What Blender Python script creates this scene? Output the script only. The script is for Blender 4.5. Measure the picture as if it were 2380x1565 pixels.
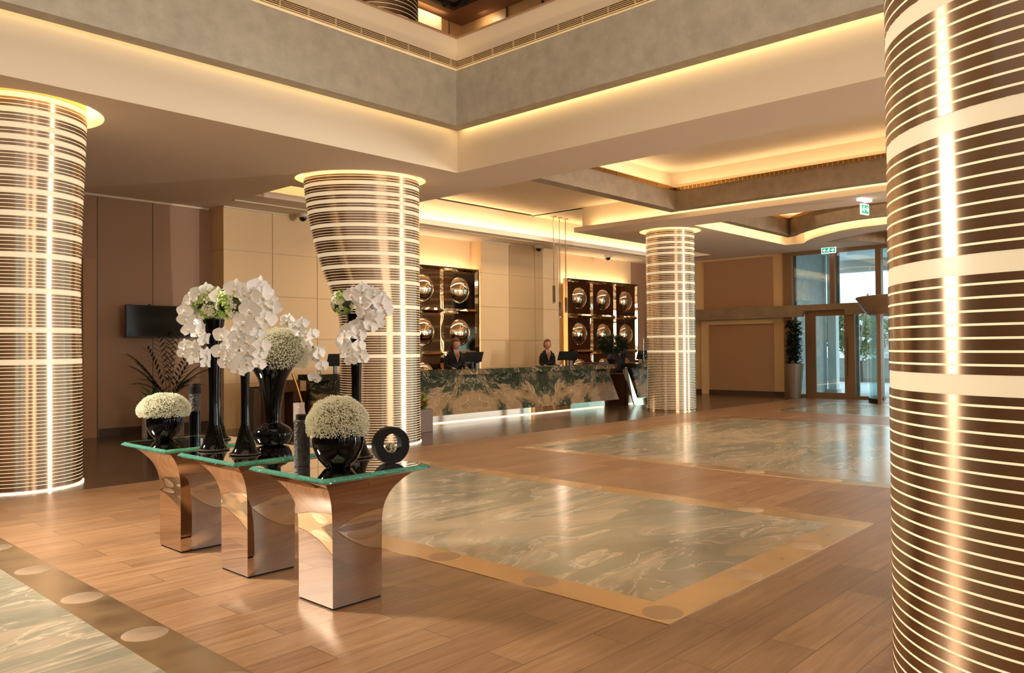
import bpy, bmesh, math, random
from mathutils import Vector, Matrix
from mathutils.geometry import tessellate_polygon
random.seed(7)
PI = math.pi
sc = bpy.context.scene
for o in list(bpy.data.objects): bpy.data.objects.remove(o)
COL = sc.collection

# ------------------------------------------------------------------ camera
CX, CY = 1190.0, 782.5
VA = (2889.0, 795.0); VB = (-800.0, 823.4)        # vanishing points of the two wall directions
F = math.sqrt(-((VA[0]-CX)*(VB[0]-CX)+(VA[1]-CY)*(VB[1]-CY)))
def _ray(px, py): return Vector(((px-CX)/F, -(py-CY)/F, -1.0))
_X = _ray(*VA).normalized(); _Y = _ray(*VB); _Y -= _X*_X.dot(_Y); _Y.normalize(); _Z = _X.cross(_Y)
ROT = Matrix((_X, _Y, _Z))
EYE = Vector((0, 0, 1.5))
cam_d = bpy.data.cameras.new('camera'); cam = bpy.data.objects.new('camera', cam_d); COL.objects.link(cam)
cam_d.sensor_width = 36; cam_d.lens = F/2380*36; cam_d.clip_start = .05; cam_d.clip_end = 300
M4 = ROT.to_4x4(); M4.translation = EYE; cam.matrix_world = M4
sc.camera = cam
def fl(px, py, z=0.0):
    d = ROT @ _ray(px, py); return EYE + d*((z-EYE.z)/d.z)
def atx(px, py, x):
    d = ROT @ _ray(px, py); return EYE + d*(x/d.x)
def aty(px, py, y):
    d = ROT @ _ray(px, py); return EYE + d*(y/d.y)
def atd(px, py, dep):                              # point at a view depth in metres
    return EYE + (ROT @ _ray(px, py))*dep

# ------------------------------------------------------------------ world, exposure, large lights
sc.view_settings.view_transform = 'Standard'; sc.view_settings.look = 'None'
sc.view_settings.exposure = 0.0; sc.view_settings.gamma = 1.0; sc.view_settings.use_curve_mapping = False
wd = bpy.data.worlds.new('sky'); sc.world = wd; wd.use_nodes = True
bg = wd.node_tree.nodes['Background']; bg.inputs[0].default_value = (.86, .93, 1, 1); bg.inputs[1].default_value = 2.2
def area(name, loc, aim, sx, sy, power, col, shape='RECTANGLE', spread=180):
    L = bpy.data.lights.new(name, 'AREA'); L.shape = shape; L.size = sx; L.size_y = sy
    L.energy = power; L.color = col; L.spread = math.radians(spread)
    o = bpy.data.objects.new(name, L); COL.objects.link(o); o.location = loc
    d = Vector(aim)-Vector(loc); o.rotation_euler = d.to_track_quat('-Z', 'Y').to_euler()
    return o
WARM = (1, .73, .37); WARM2 = (1, .72, .42); DAY = (1, .95, .88)
# daylight: the tall window bays in the front wall (y=-10) and the entrance; the rest are indoor lamps, some added as fill
area('low_daylight', (54, -56, 11), (8, 8, 2.0), .9, 22, 15000, (1, .93, .84))
area('column_streak_lamp', (18.3, -9.7, 2.1), (6, 10, 2.4), .13, 3.7, 1400, (1, .93, .86))  # added lamp inside the front wall, draws the bright streak on the columns
area('reception_fill', (12.0, 4.0, 5.05), (12.0, 4.0, 0), 3, 8, 150, (1, .80, .54), spread=130)  # broad bodiless lamp added to brighten the floor and marble below
area('lobby_fill', (18.3, 5.0, 4.6), (18.3, 5.0, 0), 2.2, 5, 60, (1, .80, .54), spread=130)  # same kind of added fill, for the floor under the far slab
area('counter_downlights', (12.5, 12.2, 4.8), (12.5, 13.2, 1.2), 7, .3, 60, (1, .78, .50), spread=150)
area('daylight_window', (4.0, -9.6, 2.3), (6, 10, 1.5), 6, 3.2, 560, (1, .82, .62))
area('atrium_fill', (0.5, 0.5, 13.0), (0.5, .5, 0), 9, 9, 600, (1, .80, .58))  # general fill added under the closed atrium ceiling, no skylight there
area('entrance_daylight', (23.4, 5.2, 2.1), (14, 5.0, .6), 6, 3.4, 60, (.72, .9, 1))
area('side_lamp', (0.2, 8.2, 3.2), (2.7, 5.0, .45), .7, .7, 250, (1, .88, .72), spread=120)  # unseen lamp inside the room, not a window; throws the patches beside the tables

# ------------------------------------------------------------------ materials
def new_mat(name):
    m = bpy.data.materials.new(name); m.use_nodes = True
    return m, m.node_tree, m.node_tree.nodes['Principled BSDF']
def node(nt, t, **k):
    n = nt.nodes.new(t)
    for a, v in k.items():
        if a in n.inputs: n.inputs[a].default_value = v
        else: setattr(n, a, v)
    return n
def simple(name, c, rough=.5, metal=0, spec=.5, em=None, es=0, trans=0, ior=1.45, aniso=0, coat=0, bump=0, bscale=20, var=0, vscale=6, bdet=4.0, bdist=.02):
    m, nt, b = new_mat(name)
    b.inputs['Base Color'].default_value = (*c, 1); b.inputs['Roughness'].default_value = rough
    b.inputs['Metallic'].default_value = metal; b.inputs['Specular IOR Level'].default_value = spec
    b.inputs['Transmission Weight'].default_value = trans; b.inputs['IOR'].default_value = ior
    b.inputs['Coat Weight'].default_value = coat; b.inputs['Coat Roughness'].default_value = .05
    if em: b.inputs['Emission Color'].default_value = (*em, 1); b.inputs['Emission Strength'].default_value = es
    if bump or var:
        tc = node(nt, 'ShaderNodeTexCoord')
    if bump:
        n = node(nt, 'ShaderNodeTexNoise', Scale=bscale, Detail=float(bdet)); nt.links.new(tc.outputs['Object'], n.inputs['Vector'])
        bp = node(nt, 'ShaderNodeBump', Strength=bump, Distance=bdist); nt.links.new(n.outputs['Fac'], bp.inputs['Height']); nt.links.new(bp.outputs[0], b.inputs['Normal'])
    if var:
        n = node(nt, 'ShaderNodeTexNoise', Scale=vscale, Detail=6.0, Roughness=.65); nt.links.new(tc.outputs['Object'], n.inputs['Vector'])
        r = node(nt, 'ShaderNodeValToRGB'); e = r.color_ramp.elements
        e[0].position = .3; e[0].color = (*[v*(1-var) for v in c], 1); e[1].position = .7; e[1].color = (*[min(1, v*(1+var)) for v in c], 1)
        nt.links.new(n.outputs['Fac'], r.inputs['Fac']); nt.links.new(r.outputs[0], b.inputs['Base Color'])
    return m
def wood_floor(name, cols, rough, off=(3.87, 2.28), spec=.5):
    m, nt, b = new_mat(name); L = nt.links.new
    tc = node(nt, 'ShaderNodeTexCoord'); mp = node(nt, 'ShaderNodeMapping'); mp.inputs['Location'].default_value = (-off[0]+108, -off[1]+24, 0)
    L(tc.outputs['Object'], mp.inputs['Vector'])
    br = node(nt, 'ShaderNodeTexBrick', offset=.5, offset_frequency=2)
    br.inputs['Scale'].default_value = 1; br.inputs['Brick Width'].default_value = 1.08; br.inputs['Row Height'].default_value = .24
    br.inputs['Mortar Size'].default_value = .0022; br.inputs['Mortar Smooth'].default_value = .1; br.inputs['Bias'].default_value = 0
    br.inputs['Color1'].default_value = (0, 0, 0, 1); br.inputs['Color2'].default_value = (1, 1, 1, 1); br.inputs['Mortar'].default_value = (.5, .5, .5, 1)
    L(mp.outputs[0], br.inputs['Vector'])
    # grain: stretched noise, shifted plank by plank
    sep = node(nt, 'ShaderNodeVectorMath', operation='MULTIPLY'); sep.inputs[1].default_value = (1.1, 16, 1); L(mp.outputs[0], sep.inputs[0])
    add = node(nt, 'ShaderNodeVectorMath', operation='MULTIPLY_ADD'); add.inputs[1].default_value = (7, 3, 5); L(br.outputs['Color'], add.inputs[0]); L(sep.outputs[0], add.inputs[2])
    n = node(nt, 'ShaderNodeTexNoise', Scale=1.6, Detail=8.0, Roughness=.62, Distortion=.7); L(add.outputs[0], n.inputs['Vector'])
    r = node(nt, 'ShaderNodeValToRGB'); r.color_ramp.elements[0].position = .28; r.color_ramp.elements[1].position = .72
    r.color_ramp.elements[0].color = (*cols[0], 1); r.color_ramp.elements[1].color = (*cols[2], 1)
    e = r.color_ramp.elements.new(.5); e.color = (*cols[1], 1); L(n.outputs['Fac'], r.inputs['Fac'])
    tint = node(nt, 'ShaderNodeValToRGB'); tint.color_ramp.elements[0].color = (.80, .77, .76, 1); tint.color_ramp.elements[1].color = (1.12, 1.12, 1.1, 1)
    L(br.outputs['Color'], tint.inputs['Fac'])
    mx = node(nt, 'ShaderNodeMix', data_type='RGBA', blend_type='MULTIPLY'); mx.inputs['Factor'].default_value = 1
    L(r.outputs[0], mx.inputs['A']); L(tint.outputs[0], mx.inputs['B'])
    mo = node(nt, 'ShaderNodeMix', data_type='RGBA'); L(br.outputs['Fac'], mo.inputs['Factor']); L(mx.outputs['Result'], mo.inputs['A'])
    mo.inputs['B'].default_value = (*[c*.45 for c in cols[0]], 1)
    L(mo.outputs['Result'], b.inputs['Base Color']); b.inputs['Specular IOR Level'].default_value = spec
    mr = node(nt, 'ShaderNodeMapRange'); mr.inputs['To Min'].default_value = rough-.06; mr.inputs['To Max'].default_value = rough+.08
    L(n.outputs['Fac'], mr.inputs['Value']); L(mr.outputs[0], b.inputs['Roughness'])
    bp = node(nt, 'ShaderNodeBump', Strength=.28, Distance=.004); L(n.outputs['Fac'], bp.inputs['Height'])
    bp2 = node(nt, 'ShaderNodeBump', Strength=.5, Distance=.003, invert=True); L(br.outputs['Fac'], bp2.inputs['Height']); L(bp.outputs[0], bp2.inputs['Normal']); L(bp2.outputs[0], b.inputs['Normal'])
    return m
def marble(name, ramp, scale, rough, stretch=(1, 1, 1), warp=1.2, mirror=None, loc=(0, 0, 0), fine=.5, vein=(.72, .62, .50), dark=(.05, .07, .05), dk=.0):
    m, nt, b = new_mat(name); L = nt.links.new
    tc = node(nt, 'ShaderNodeTexCoord'); vec = tc.outputs['Object']
    if mirror:                                     # book-matched slabs
        sx = node(nt, 'ShaderNodeSeparateXYZ'); L(vec, sx.inputs[0])
        su = node(nt, 'ShaderNodeMath', operation='SUBTRACT'); L(sx.outputs[0], su.inputs[0]); su.inputs[1].default_value = mirror[0]
        pp = node(nt, 'ShaderNodeMath', operation='PINGPONG'); L(su.outputs[0], pp.inputs[0]); pp.inputs[1].default_value = mirror[1]
        cb = node(nt, 'ShaderNodeCombineXYZ'); L(pp.outputs[0], cb.inputs[0]); L(sx.outputs[1], cb.inputs[1]); L(sx.outputs[2], cb.inputs[2]); vec = cb.outputs[0]
    mp = node(nt, 'ShaderNodeMapping'); mp.inputs['Location'].default_value = loc; mp.inputs['Scale'].default_value = stretch; mp.inputs['Rotation'].default_value = (0, 0, .5 if not mirror else 0)
    L(vec, mp.inputs['Vector'])
    w1 = node(nt, 'ShaderNodeTexNoise', Scale=scale*.7, Detail=3.0, Roughness=.5); L(mp.outputs[0], w1.inputs['Vector'])
    s1 = node(nt, 'ShaderNodeVectorMath', operation='SUBTRACT'); L(w1.outputs['Color'], s1.inputs[0]); s1.inputs[1].default_value = (.5, .5, .5)
    s2 = node(nt, 'ShaderNodeVectorMath', operation='MULTIPLY_ADD'); L(s1.outputs[0], s2.inputs[0]); s2.inputs[1].default_value = (warp/scale,)*3; L(mp.outputs[0], s2.inputs[2])
    w2 = node(nt, 'ShaderNodeTexNoise', Scale=scale*1.9, Detail=3.0, Roughness=.5); L(s2.outputs[0], w2.inputs['Vector'])
    s3 = node(nt, 'ShaderNodeVectorMath', operation='SUBTRACT'); L(w2.outputs['Color'], s3.inputs[0]); s3.inputs[1].default_value = (.5, .5, .5)
    s4 = node(nt, 'ShaderNodeVectorMath', operation='MULTIPLY_ADD'); L(s3.outputs[0], s4.inputs[0]); s4.inputs[1].default_value = (warp*.55/scale,)*3; L(s2.outputs[0], s4.inputs[2])
    n = node(nt, 'ShaderNodeTexNoise', Scale=scale, Detail=9.0, Roughness=fine, Distortion=.4); L(s4.outputs[0], n.inputs['Vector'])
    r = node(nt, 'ShaderNodeValToRGB'); els = r.color_ramp.elements
    els[0].position, els[0].color = ramp[0][0], (*ramp[0][1], 1); els[1].position, els[1].color = ramp[-1][0], (*ramp[-1][1], 1)
    for p, c in ramp[1:-1]: e = els.new(p); e.color = (*c, 1)
    L(n.outputs['Fac'], r.inputs['Fac'])
    # thin light veins along the folds
    v = node(nt, 'ShaderNodeTexNoise', Scale=scale*1.3, Detail=6.0, Roughness=.6, Distortion=.8); L(s4.outputs[0], v.inputs['Vector'])
    vr = node(nt, 'ShaderNodeValToRGB'); ve = vr.color_ramp.elements
    ve[0].position = .47; ve[0].color = (0, 0, 0, 1); ve[1].position = .53; ve[1].color = (0, 0, 0, 1); c = ve.new(.5); c.color = (.75, .75, .75, 1); ve[0].position = .483; ve[2].position = .517
    L(v.outputs['Fac'], vr.inputs['Fac'])
    mx = node(nt, 'ShaderNodeMix', data_type='RGBA'); L(vr.outputs[0], mx.inputs['Factor']); L(r.outputs[0], mx.inputs['A']); mx.inputs['B'].default_value = (*vein, 1)
    L(mx.outputs['Result'], b.inputs['Base Color']); b.inputs['Roughness'].default_value = rough
    return m
def brushed(name, c, rough, scale=(1, 1, 60), amp=.25, aniso=.6, rot=0.0):
    m, nt, b = new_mat(name); L = nt.links.new
    b.inputs['Base Color'].default_value = (*c, 1); b.inputs['Metallic'].default_value = 1; b.inputs['Roughness'].default_value = rough
    tc = node(nt, 'ShaderNodeTexCoord'); mp = node(nt, 'ShaderNodeMapping'); mp.inputs['Scale'].default_value = scale
    L(tc.outputs['Object'], mp.inputs['Vector'])
    n = node(nt, 'ShaderNodeTexNoise', Scale=1.5, Detail=5.0); L(mp.outputs[0], n.inputs['Vector'])
    mr = node(nt, 'ShaderNodeMapRange'); mr.inputs['To Min'].default_value = rough-.08; mr.inputs['To Max'].default_value = rough+.1
    L(n.outputs['Fac'], mr.inputs['Value']); L(mr.outputs[0], b.inputs['Roughness'])
    n2 = node(nt, 'ShaderNodeMix', data_type='RGBA'); L(n.outputs['Fac'], n2.inputs['Factor'])
    n2.inputs['A'].default_value = (*[x*(1-amp) for x in c], 1); n2.inputs['B'].default_value = (*[min(1, x*(1+amp)) for x in c], 1); L(n2.outputs['Result'], b.inputs['Base Color'])
    return m
def glass_pane(name, tint, gloss=.16, alpha=.86):       # architectural pane: clear view plus a mirror reflection
    m, nt, b = new_mat(name); L = nt.links.new; nt.nodes.remove(b)
    out = nt.nodes['Material Output']
    t = node(nt, 'ShaderNodeBsdfTransparent'); t.inputs[0].default_value = (*tint, 1)
    g = node(nt, 'ShaderNodeBsdfGlossy'); g.inputs['Roughness'].default_value = .02; g.inputs[0].default_value = (1, 1, 1, 1)
    fr = node(nt, 'ShaderNodeFresnel'); fr.inputs[0].default_value = 1.6
    mx = node(nt, 'ShaderNodeMixShader'); L(fr.outputs[0], mx.inputs[0]); L(t.outputs[0], mx.inputs[1]); L(g.outputs[0], mx.inputs[2]); L(mx.outputs[0], out.inputs[0])
    return m

MT = {}
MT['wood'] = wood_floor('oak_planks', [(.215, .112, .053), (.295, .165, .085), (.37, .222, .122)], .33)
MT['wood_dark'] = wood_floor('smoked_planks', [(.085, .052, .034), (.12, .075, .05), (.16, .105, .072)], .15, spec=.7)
MT['floor_marble'] = marble('green_cream_floor_marble', [(.28, (.19, .18, .135)), (.42, (.24, .228, .168)), (.495, (.29, .27, .20)), (.545, (.39, .325, .23)), (.75, (.45, .365, .255))], .70, .19, stretch=(.48, 1.25, 1), warp=2.0, fine=.66, vein=(.60, .50, .38))
MT['desk_marble'] = marble('bookmatched_green_marble', [(.30, (.016, .022, .012)), (.45, (.035, .042, .024)), (.505, (.07, .07, .042)), (.525, (.20, .13, .065)), (.60, (.27, .175, .085)), (.75, (.34, .225, .12))], 1.15, .18, warp=2.4, mirror=(1.75, 2.25), fine=.5, vein=(.50, .38, .26)); MT['desk_marble'].node_tree.nodes['Principled BSDF'].inputs['Specular IOR Level'].default_value = .12
MT['brass'] = brushed('brushed_brass_inlay', (.70, .53, .33), .30, scale=(3, 3, 1), amp=.12)
MT['brass_disc'] = brushed('satin_steel_disc', (.56, .43, .31), .45, scale=(3, 3, 1), amp=.08)
MT['bronze'] = brushed('brushed_bronze_steel', (.44, .31, .205), .24, scale=(3, 3, .15), amp=.22)
_nt = MT['bronze'].node_tree; _b = _nt.nodes['Principled BSDF']; _b.inputs['Anisotropic'].default_value = .9; _b.inputs['Anisotropic Rotation'].default_value = .25
_tc = node(_nt, 'ShaderNodeTexCoord'); _sx = node(_nt, 'ShaderNodeSeparateXYZ'); _cb = node(_nt, 'ShaderNodeCombineXYZ'); _ng = node(_nt, 'ShaderNodeMath', operation='MULTIPLY'); _ng.inputs[1].default_value = -1
_nt.links.new(_tc.outputs['Object'], _sx.inputs[0]); _nt.links.new(_sx.outputs[1], _ng.inputs[0]); _nt.links.new(_ng.outputs[0], _cb.inputs[0]); _nt.links.new(_sx.outputs[0], _cb.inputs[1])
_nm = node(_nt, 'ShaderNodeVectorMath', operation='NORMALIZE'); _nt.links.new(_cb.outputs[0], _nm.inputs[0]); _nt.links.new(_nm.outputs[0], _b.inputs['Tangent'])
MT['band'] = simple('lit_acrylic_band', (.62, .54, .40), .3, em=(1, .79, .48), es=.52)
MT['line'] = simple('lit_acrylic_line', (.9, .8, .6), .3, em=(1, .74, .42), es=.62)
MT['collar'] = simple('gold_collar', (.72, .47, .18), .3, metal=.8)
MT['ceiling'] = simple('ceiling_paint', (.80, .67, .54), .85, spec=.15)
MT['white'] = simple('cove_paint', (.80, .68, .52), .8, spec=.15)
MT['plaster'] = simple('grey_stucco', (.47, .43, .345), .62, spec=.3, var=.15, vscale=5, bump=.15, bscale=12)
MT['plaster2'] = simple('bronze_stucco', (.32, .235, .155), .55, spec=.4, var=.20, vscale=4, bump=.15, bscale=12)
MT['led'] = simple('led_strip', (1, .8, .5), .5, em=(1, .72, .34), es=26)
MT['led_w'] = simple('led_strip_white', (1, .9, .75), .5, em=(1, .74, .50), es=9)
MT['led_desk'] = simple('counter_led', (1, .8, .6), .5, em=(1, .66, .44), es=3.0)
MT['grille'] = simple('grille_metal', (.62, .47, .30), .5, metal=.3)
MT['dark'] = simple('dark_gap', (.02, .013, .009), .9)
MT['wallpaper'] = simple('brown_wall_fabric', (.40, .25, .16), .8, spec=.2, var=.05, vscale=30)
MT['wallpaper2'] = simple('tan_wall_panel', (.44, .26, .15), .75, spec=.2, var=.05, vscale=30)
MT['cream'] = simple('cream_leather_panel', (.78, .55, .30), .6, spec=.3)
MT['seam'] = simple('panel_seam', (.60, .43, .25), .9)
MT['base'] = simple('baseboard_wood', (.085, .05, .03), .3)
MT['mirror'] = simple('bronze_mirror', (.86, .70, .50), .015, metal=1)
MT['tmirror'] = simple('polished_steel', (.62, .51, .42), .02, metal=1, bump=1.0, bscale=1.5, bdet=0, bdist=.06)
MT['mirror_wavy'] = simple('wavy_bronze_mirror', (.86, .70, .50), .015, metal=1, bump=.5, bscale=2.6, bdet=0, bdist=.03)
MT['mirror_dark'] = simple('dark_mirror_edge', (.18, .12, .08), .06, metal=1)
MT['tglass'] = simple('green_edge_glass_top', (.80, .93, .86), .0, trans=1, ior=1.5)
MT['tedge'] = simple('green_glass_edge', (.22, .80, .66), .04, trans=.85, ior=1.5, bump=.5, bscale=25)
MT['black'] = simple('black_glass', (.002, .002, .002), .04, spec=.22)
MT['clear'] = simple('clear_glass_foot', (.35, .30, .26), .0, trans=.9, ior=1.5)
MT['matte'] = simple('matte_black_ceramic', (.006, .0055, .005), .6, spec=.2)
MT['candle'] = simple('speckled_black_wax', (.045, .04, .035), .5, bump=.8, bscale=60, var=.8, vscale=50)
MT['screen'] = simple('black_screen', (.008, .007, .007), .12)
MT['plastic'] = simple('black_plastic', (.012, .011, .011), .35)
MT['petal'] = simple('orchid_petal', (.95, .93, .90), .5, spec=.3)
MT['lip'] = simple('orchid_lip', (.75, .42, .06), .5)
MT['breath'] = simple('gypsophila_bud', (.80, .78, .62), .6)
MT['breath_core'] = simple('gypsophila_twigs', (.15, .14, .06), .9)
MT['hyd_g'] = simple('green_hydrangea', (.30, .48, .05), .6)
MT['hyd_w'] = simple('white_hydrangea', (.82, .80, .62), .6)
MT['stem'] = simple('dark_green_stem', (.06, .08, .025), .6)
MT['leaf'] = simple('dark_leaf', (.018, .035, .012), .35)
MT['leaf2'] = simple('mid_green_leaf', (.04, .10, .02), .35)
MT['leaf_red'] = simple('red_croton_leaf', (.28, .05, .02), .4)
MT['leaf_lime'] = simple('lime_leaf', (.25, .38, .05), .4)
MT['bark'] = simple('brown_bark', (.09, .045, .025), .8)
MT['planter_b'] = simple('brown_box_planter', (.12, .07, .042), .5)
MT['planter'] = simple('grey_planter', (.19, .15, .12), .35)
MT['planter_m'] = simple('polished_bronze_planter', (.24, .18, .135), .3, metal=.3)
MT['frame'] = simple('bronze_window_frame', (.26, .145, .075), .45, metal=.3)
MT['frame_grey'] = simple('grey_reveal', (.20, .19, .17), .5)
MT['pane'] = glass_pane('window_glass', (.80, .93, .95))
MT['pane2'] = simple('curved_glass', (.8, .9, .92), .02)
_nt = MT['pane2'].node_tree; _t = node(_nt, 'ShaderNodeBsdfTransparent'); _t.inputs[0].default_value = (.85, .95, .96, 1); _m = node(_nt, 'ShaderNodeMixShader'); _m.inputs[0].default_value = .10
_nt.links.new(_t.outputs[0], _m.inputs[1]); _nt.links.new(_nt.nodes['Principled BSDF'].outputs[0], _m.inputs[2]); _nt.links.new(_m.outputs[0], _nt.nodes['Material Output'].inputs[0])
MT['stone'] = simple('blue_grey_travertine', (.30, .33, .31), .5, var=.16, vscale=5)
MT['paving'] = simple('pale_paving', (.60, .63, .64), .6, var=.05, vscale=2)
MT['out_white'] = simple('white_render', (.66, .74, .74), .8)
MT['foliage'] = simple('tree_foliage', (.13, .19, .07), .8)
MT['white_flower'] = simple('white_blossom', (.85, .88, .85), .7)
MT['desk_wood'] = simple('walnut_counter', (.11, .05, .022), .3)
MT['skin'] = simple('skin', (.52, .26, .17), .5)
MT['skin_dark'] = simple('brown_skin', (.26, .11, .06), .5)
MT['hair_red'] = simple('auburn_hair', (.13, .03, .012), .5)
MT['hair_brown'] = simple('brown_hair', (.10, .035, .014), .5)
MT['hair_black'] = simple('black_hair', (.006, .005, .005), .4)
MT['suit'] = simple('black_suit', (.006, .006, .008), .75)
MT['suit_blue'] = simple('navy_suit', (.020, .030, .06), .75)
MT['shirt'] = simple('pale_pink_shirt', (.70, .52, .48), .7)
MT['shirt_c'] = simple('cream_shirt', (.62, .50, .34), .7)
MT['lips'] = simple('lips', (.30, .05, .045), .5)
MT['eye'] = simple('eye_dark', (.03, .02, .015), .3)
MT['badge'] = simple('silver_badge', (.6, .6, .58), .3, metal=.8)
MT['steel'] = simple('polished_rod', (.60, .46, .34), .2, metal=1)
MT['green_lit'] = simple('exit_green', (0, .3, .14), .4, em=(0, .36, .17), es=.9)
MT['white_lit'] = simple('exit_white', (.9, .9, .9), .4, em=(1, 1, 1), es=1.6)
MT['white_plastic'] = simple('white_plastic', (.75, .66, .52), .4)
MT['upper_wood'] = simple('amber_wood_panel', (.48, .28, .12), .35)
MT['bronze_dark'] = simple('dark_bronze_skin', (.16, .10, .055), .4, metal=.9)
MT['upper_ceil'] = simple('brown_ceiling', (.26, .13, .07), .7)
MT['grey_chair'] = simple('grey_upholstery', (.38, .33, .27), .8)
MT['gold'] = simple('gold_trim', (.75, .46, .14), .2, metal=1)
MT['card'] = simple('white_card', (.7, .6, .52), .6)
MT['concrete'] = simple('outside_concrete', (.45, .46, .45), .8)

# ------------------------------------------------------------------ mesh helpers
class G:
    def __init__(s): s.v = []; s.f = []; s.m = []; s.s = []
    def add(s, vs, fs, m=0, sm=False):
        o = len(s.v); s.v += [tuple(p) for p in vs]
        for f in fs: s.f.append([i+o for i in f]); s.m.append(m); s.s.append(sm)
        return s
    def box(s, x0, x1, y0, y1, z0, z1, m=0):
        s.nb = getattr(s, 'nb', -1)+1; e = .0006*(s.nb % 6)
        x0, x1 = min(x0, x1)-e, max(x0, x1)+e; y0, y1 = min(y0, y1)-e, max(y0, y1)+e; z0, z1 = min(z0, z1), max(z0, z1)+e
        v = [(x0, y0, z0), (x1, y0, z0), (x1, y1, z0), (x0, y1, z0), (x0, y0, z1), (x1, y0, z1), (x1, y1, z1), (x0, y1, z1)]
        return s.add(v, [(0, 3, 2, 1), (4, 5, 6, 7), (0, 1, 5, 4), (1, 2, 6, 5), (2, 3, 7, 6), (3, 0, 4, 7)], m)
    def bevbox(s, x0, x1, y0, y1, z0, z1, b=.004, m=0):
        bm = bmesh.new(); bmesh.ops.create_cube(bm, size=1)
        for v in bm.verts: v.co = Vector(((x0+x1)/2+v.co.x*abs(x1-x0), (y0+y1)/2+v.co.y*abs(y1-y0), (z0+z1)/2+v.co.z*abs(z1-z0)))
        bmesh.ops.bevel(bm, geom=bm.edges[:], offset=b, segments=2, affect='EDGES', profile=.5)
        bm.verts.index_update(); s.add([v.co for v in bm.verts], [[v.index for v in f.verts] for f in bm.faces], m); bm.free(); return s
    def obox(s, c, ax, ay, hx, hy, z0, z1, m=0):      # oriented box, ax/ay unit 2-D axes
        P = []
        for z in (z0, z1):
            for a, b in ((-1, -1), (1, -1), (1, 1), (-1, 1)):
                P.append((c[0]+a*hx*ax[0]+b*hy*ay[0], c[1]+a*hx*ax[1]+b*hy*ay[1], z))
        return s.add(P, [(0, 3, 2, 1), (4, 5, 6, 7), (0, 1, 5, 4), (1, 2, 6, 5), (2, 3, 7, 6), (3, 0, 4, 7)], m)
    def lathe(s, prof, c=(0, 0, 0), n=32, m=0, sm=True, caps=True, sx=1, sy=1):
        vs = []; fs = []
        for r, z in prof:
            for i in range(n):
                a = 2*PI*i/n; vs.append((c[0]+r*sx*math.cos(a), c[1]+r*sy*math.sin(a), c[2]+z))
        for k in range(len(prof)-1):
            for i in range(n):
                j = (i+1) % n; fs.append((k*n+i, k*n+j, (k+1)*n+j, (k+1)*n+i))
        s.add(vs, fs, m, sm)
        if caps:
            o = len(s.v)-len(vs)
            if prof[0][0] > 1e-4: s.f.append([o+i for i in range(n)][::-1]); s.m.append(m); s.s.append(False)
            if prof[-1][0] > 1e-4: s.f.append([o+(len(prof)-1)*n+i for i in range(n)]); s.m.append(m); s.s.append(False)
        return s
    def tube(s, pts, rad, n=8, m=0, sm=True, caps=True, flat=1.0):
        pts = [Vector(p) for p in pts]; N = len(pts)
        if not hasattr(rad, '__len__'): rad = [rad]*N
        vs = []; fs = []; up = None
        for k in range(N):
            t = (pts[min(k+1, N-1)]-pts[max(k-1, 0)]).normalized()
            if up is None: up = t.orthogonal().normalized()
            up = (up-t*up.dot(t)).normalized(); w = t.cross(up)
            for i in range(n):
                a = 2*PI*i/n; vs.append(pts[k]+(up*math.cos(a)*flat+w*math.sin(a))*rad[k])
        for k in range(N-1):
            for i in range(n): j = (i+1) % n; fs.append((k*n+i, k*n+j, (k+1)*n+j, (k+1)*n+i))
        if caps: fs.append(list(range(n))[::-1]); fs.append([(N-1)*n+i for i in range(n)])
        return s.add(vs, fs, m, sm)
    def loft(s, secs, n=20, m=0, sm=True):            # secs: (cx,cy,cz,rx,ry)
        vs = []; fs = []
        for cx, cy, cz, rx, ry in secs:
            for i in range(n): a = 2*PI*i/n; vs.append((cx+rx*math.cos(a), cy+ry*math.sin(a), cz))
        for k in range(len(secs)-1):
            for i in range(n): j = (i+1) % n; fs.append((k*n+i, k*n+j, (k+1)*n+j, (k+1)*n+i))
        fs.append(list(range(n))[::-1]); fs.append([(len(secs)-1)*n+i for i in range(n)])
        return s.add(vs, fs, m, sm)
    def blob(s, c, r, m=0, seg=10, sq=(1, 1, 1), sm=True):
        prof = []; R = seg//2
        vs = [(c[0], c[1], c[2]-r*sq[2])]; fs = []
        for k in range(1, R):
            t = -PI/2+PI*k/R
            for i in range(seg): a = 2*PI*i/seg; vs.append((c[0]+r*sq[0]*math.cos(t)*math.cos(a), c[1]+r*sq[1]*math.cos(t)*math.sin(a), c[2]+r*sq[2]*math.sin(t)))
        vs.append((c[0], c[1], c[2]+r*sq[2])); T = len(vs)-1
        for i in range(seg): fs.append((0, 1+(i+1) % seg, 1+i))
        for k in range(R-2):
            for i in range(seg): j = (i+1) % seg; a = 1+k*seg; fs.append((a+i, a+j, a+seg+j, a+seg+i))
        a = 1+(R-2)*seg
        for i in range(seg): fs.append((a+i, a+(i+1) % seg, T))
        return s.add(vs, fs, m, sm)
    def octa(s, c, r, m=0):
        x, y, z = c
        return s.add([(x+r, y, z), (x-r, y, z), (x, y+r, z), (x, y-r, z), (x, y, z+r), (x, y, z-r)],
                     [(0, 2, 4), (2, 1, 4), (1, 3, 4), (3, 0, 4), (2, 0, 5), (1, 2, 5), (3, 1, 5), (0, 3, 5)], m, True)
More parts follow.
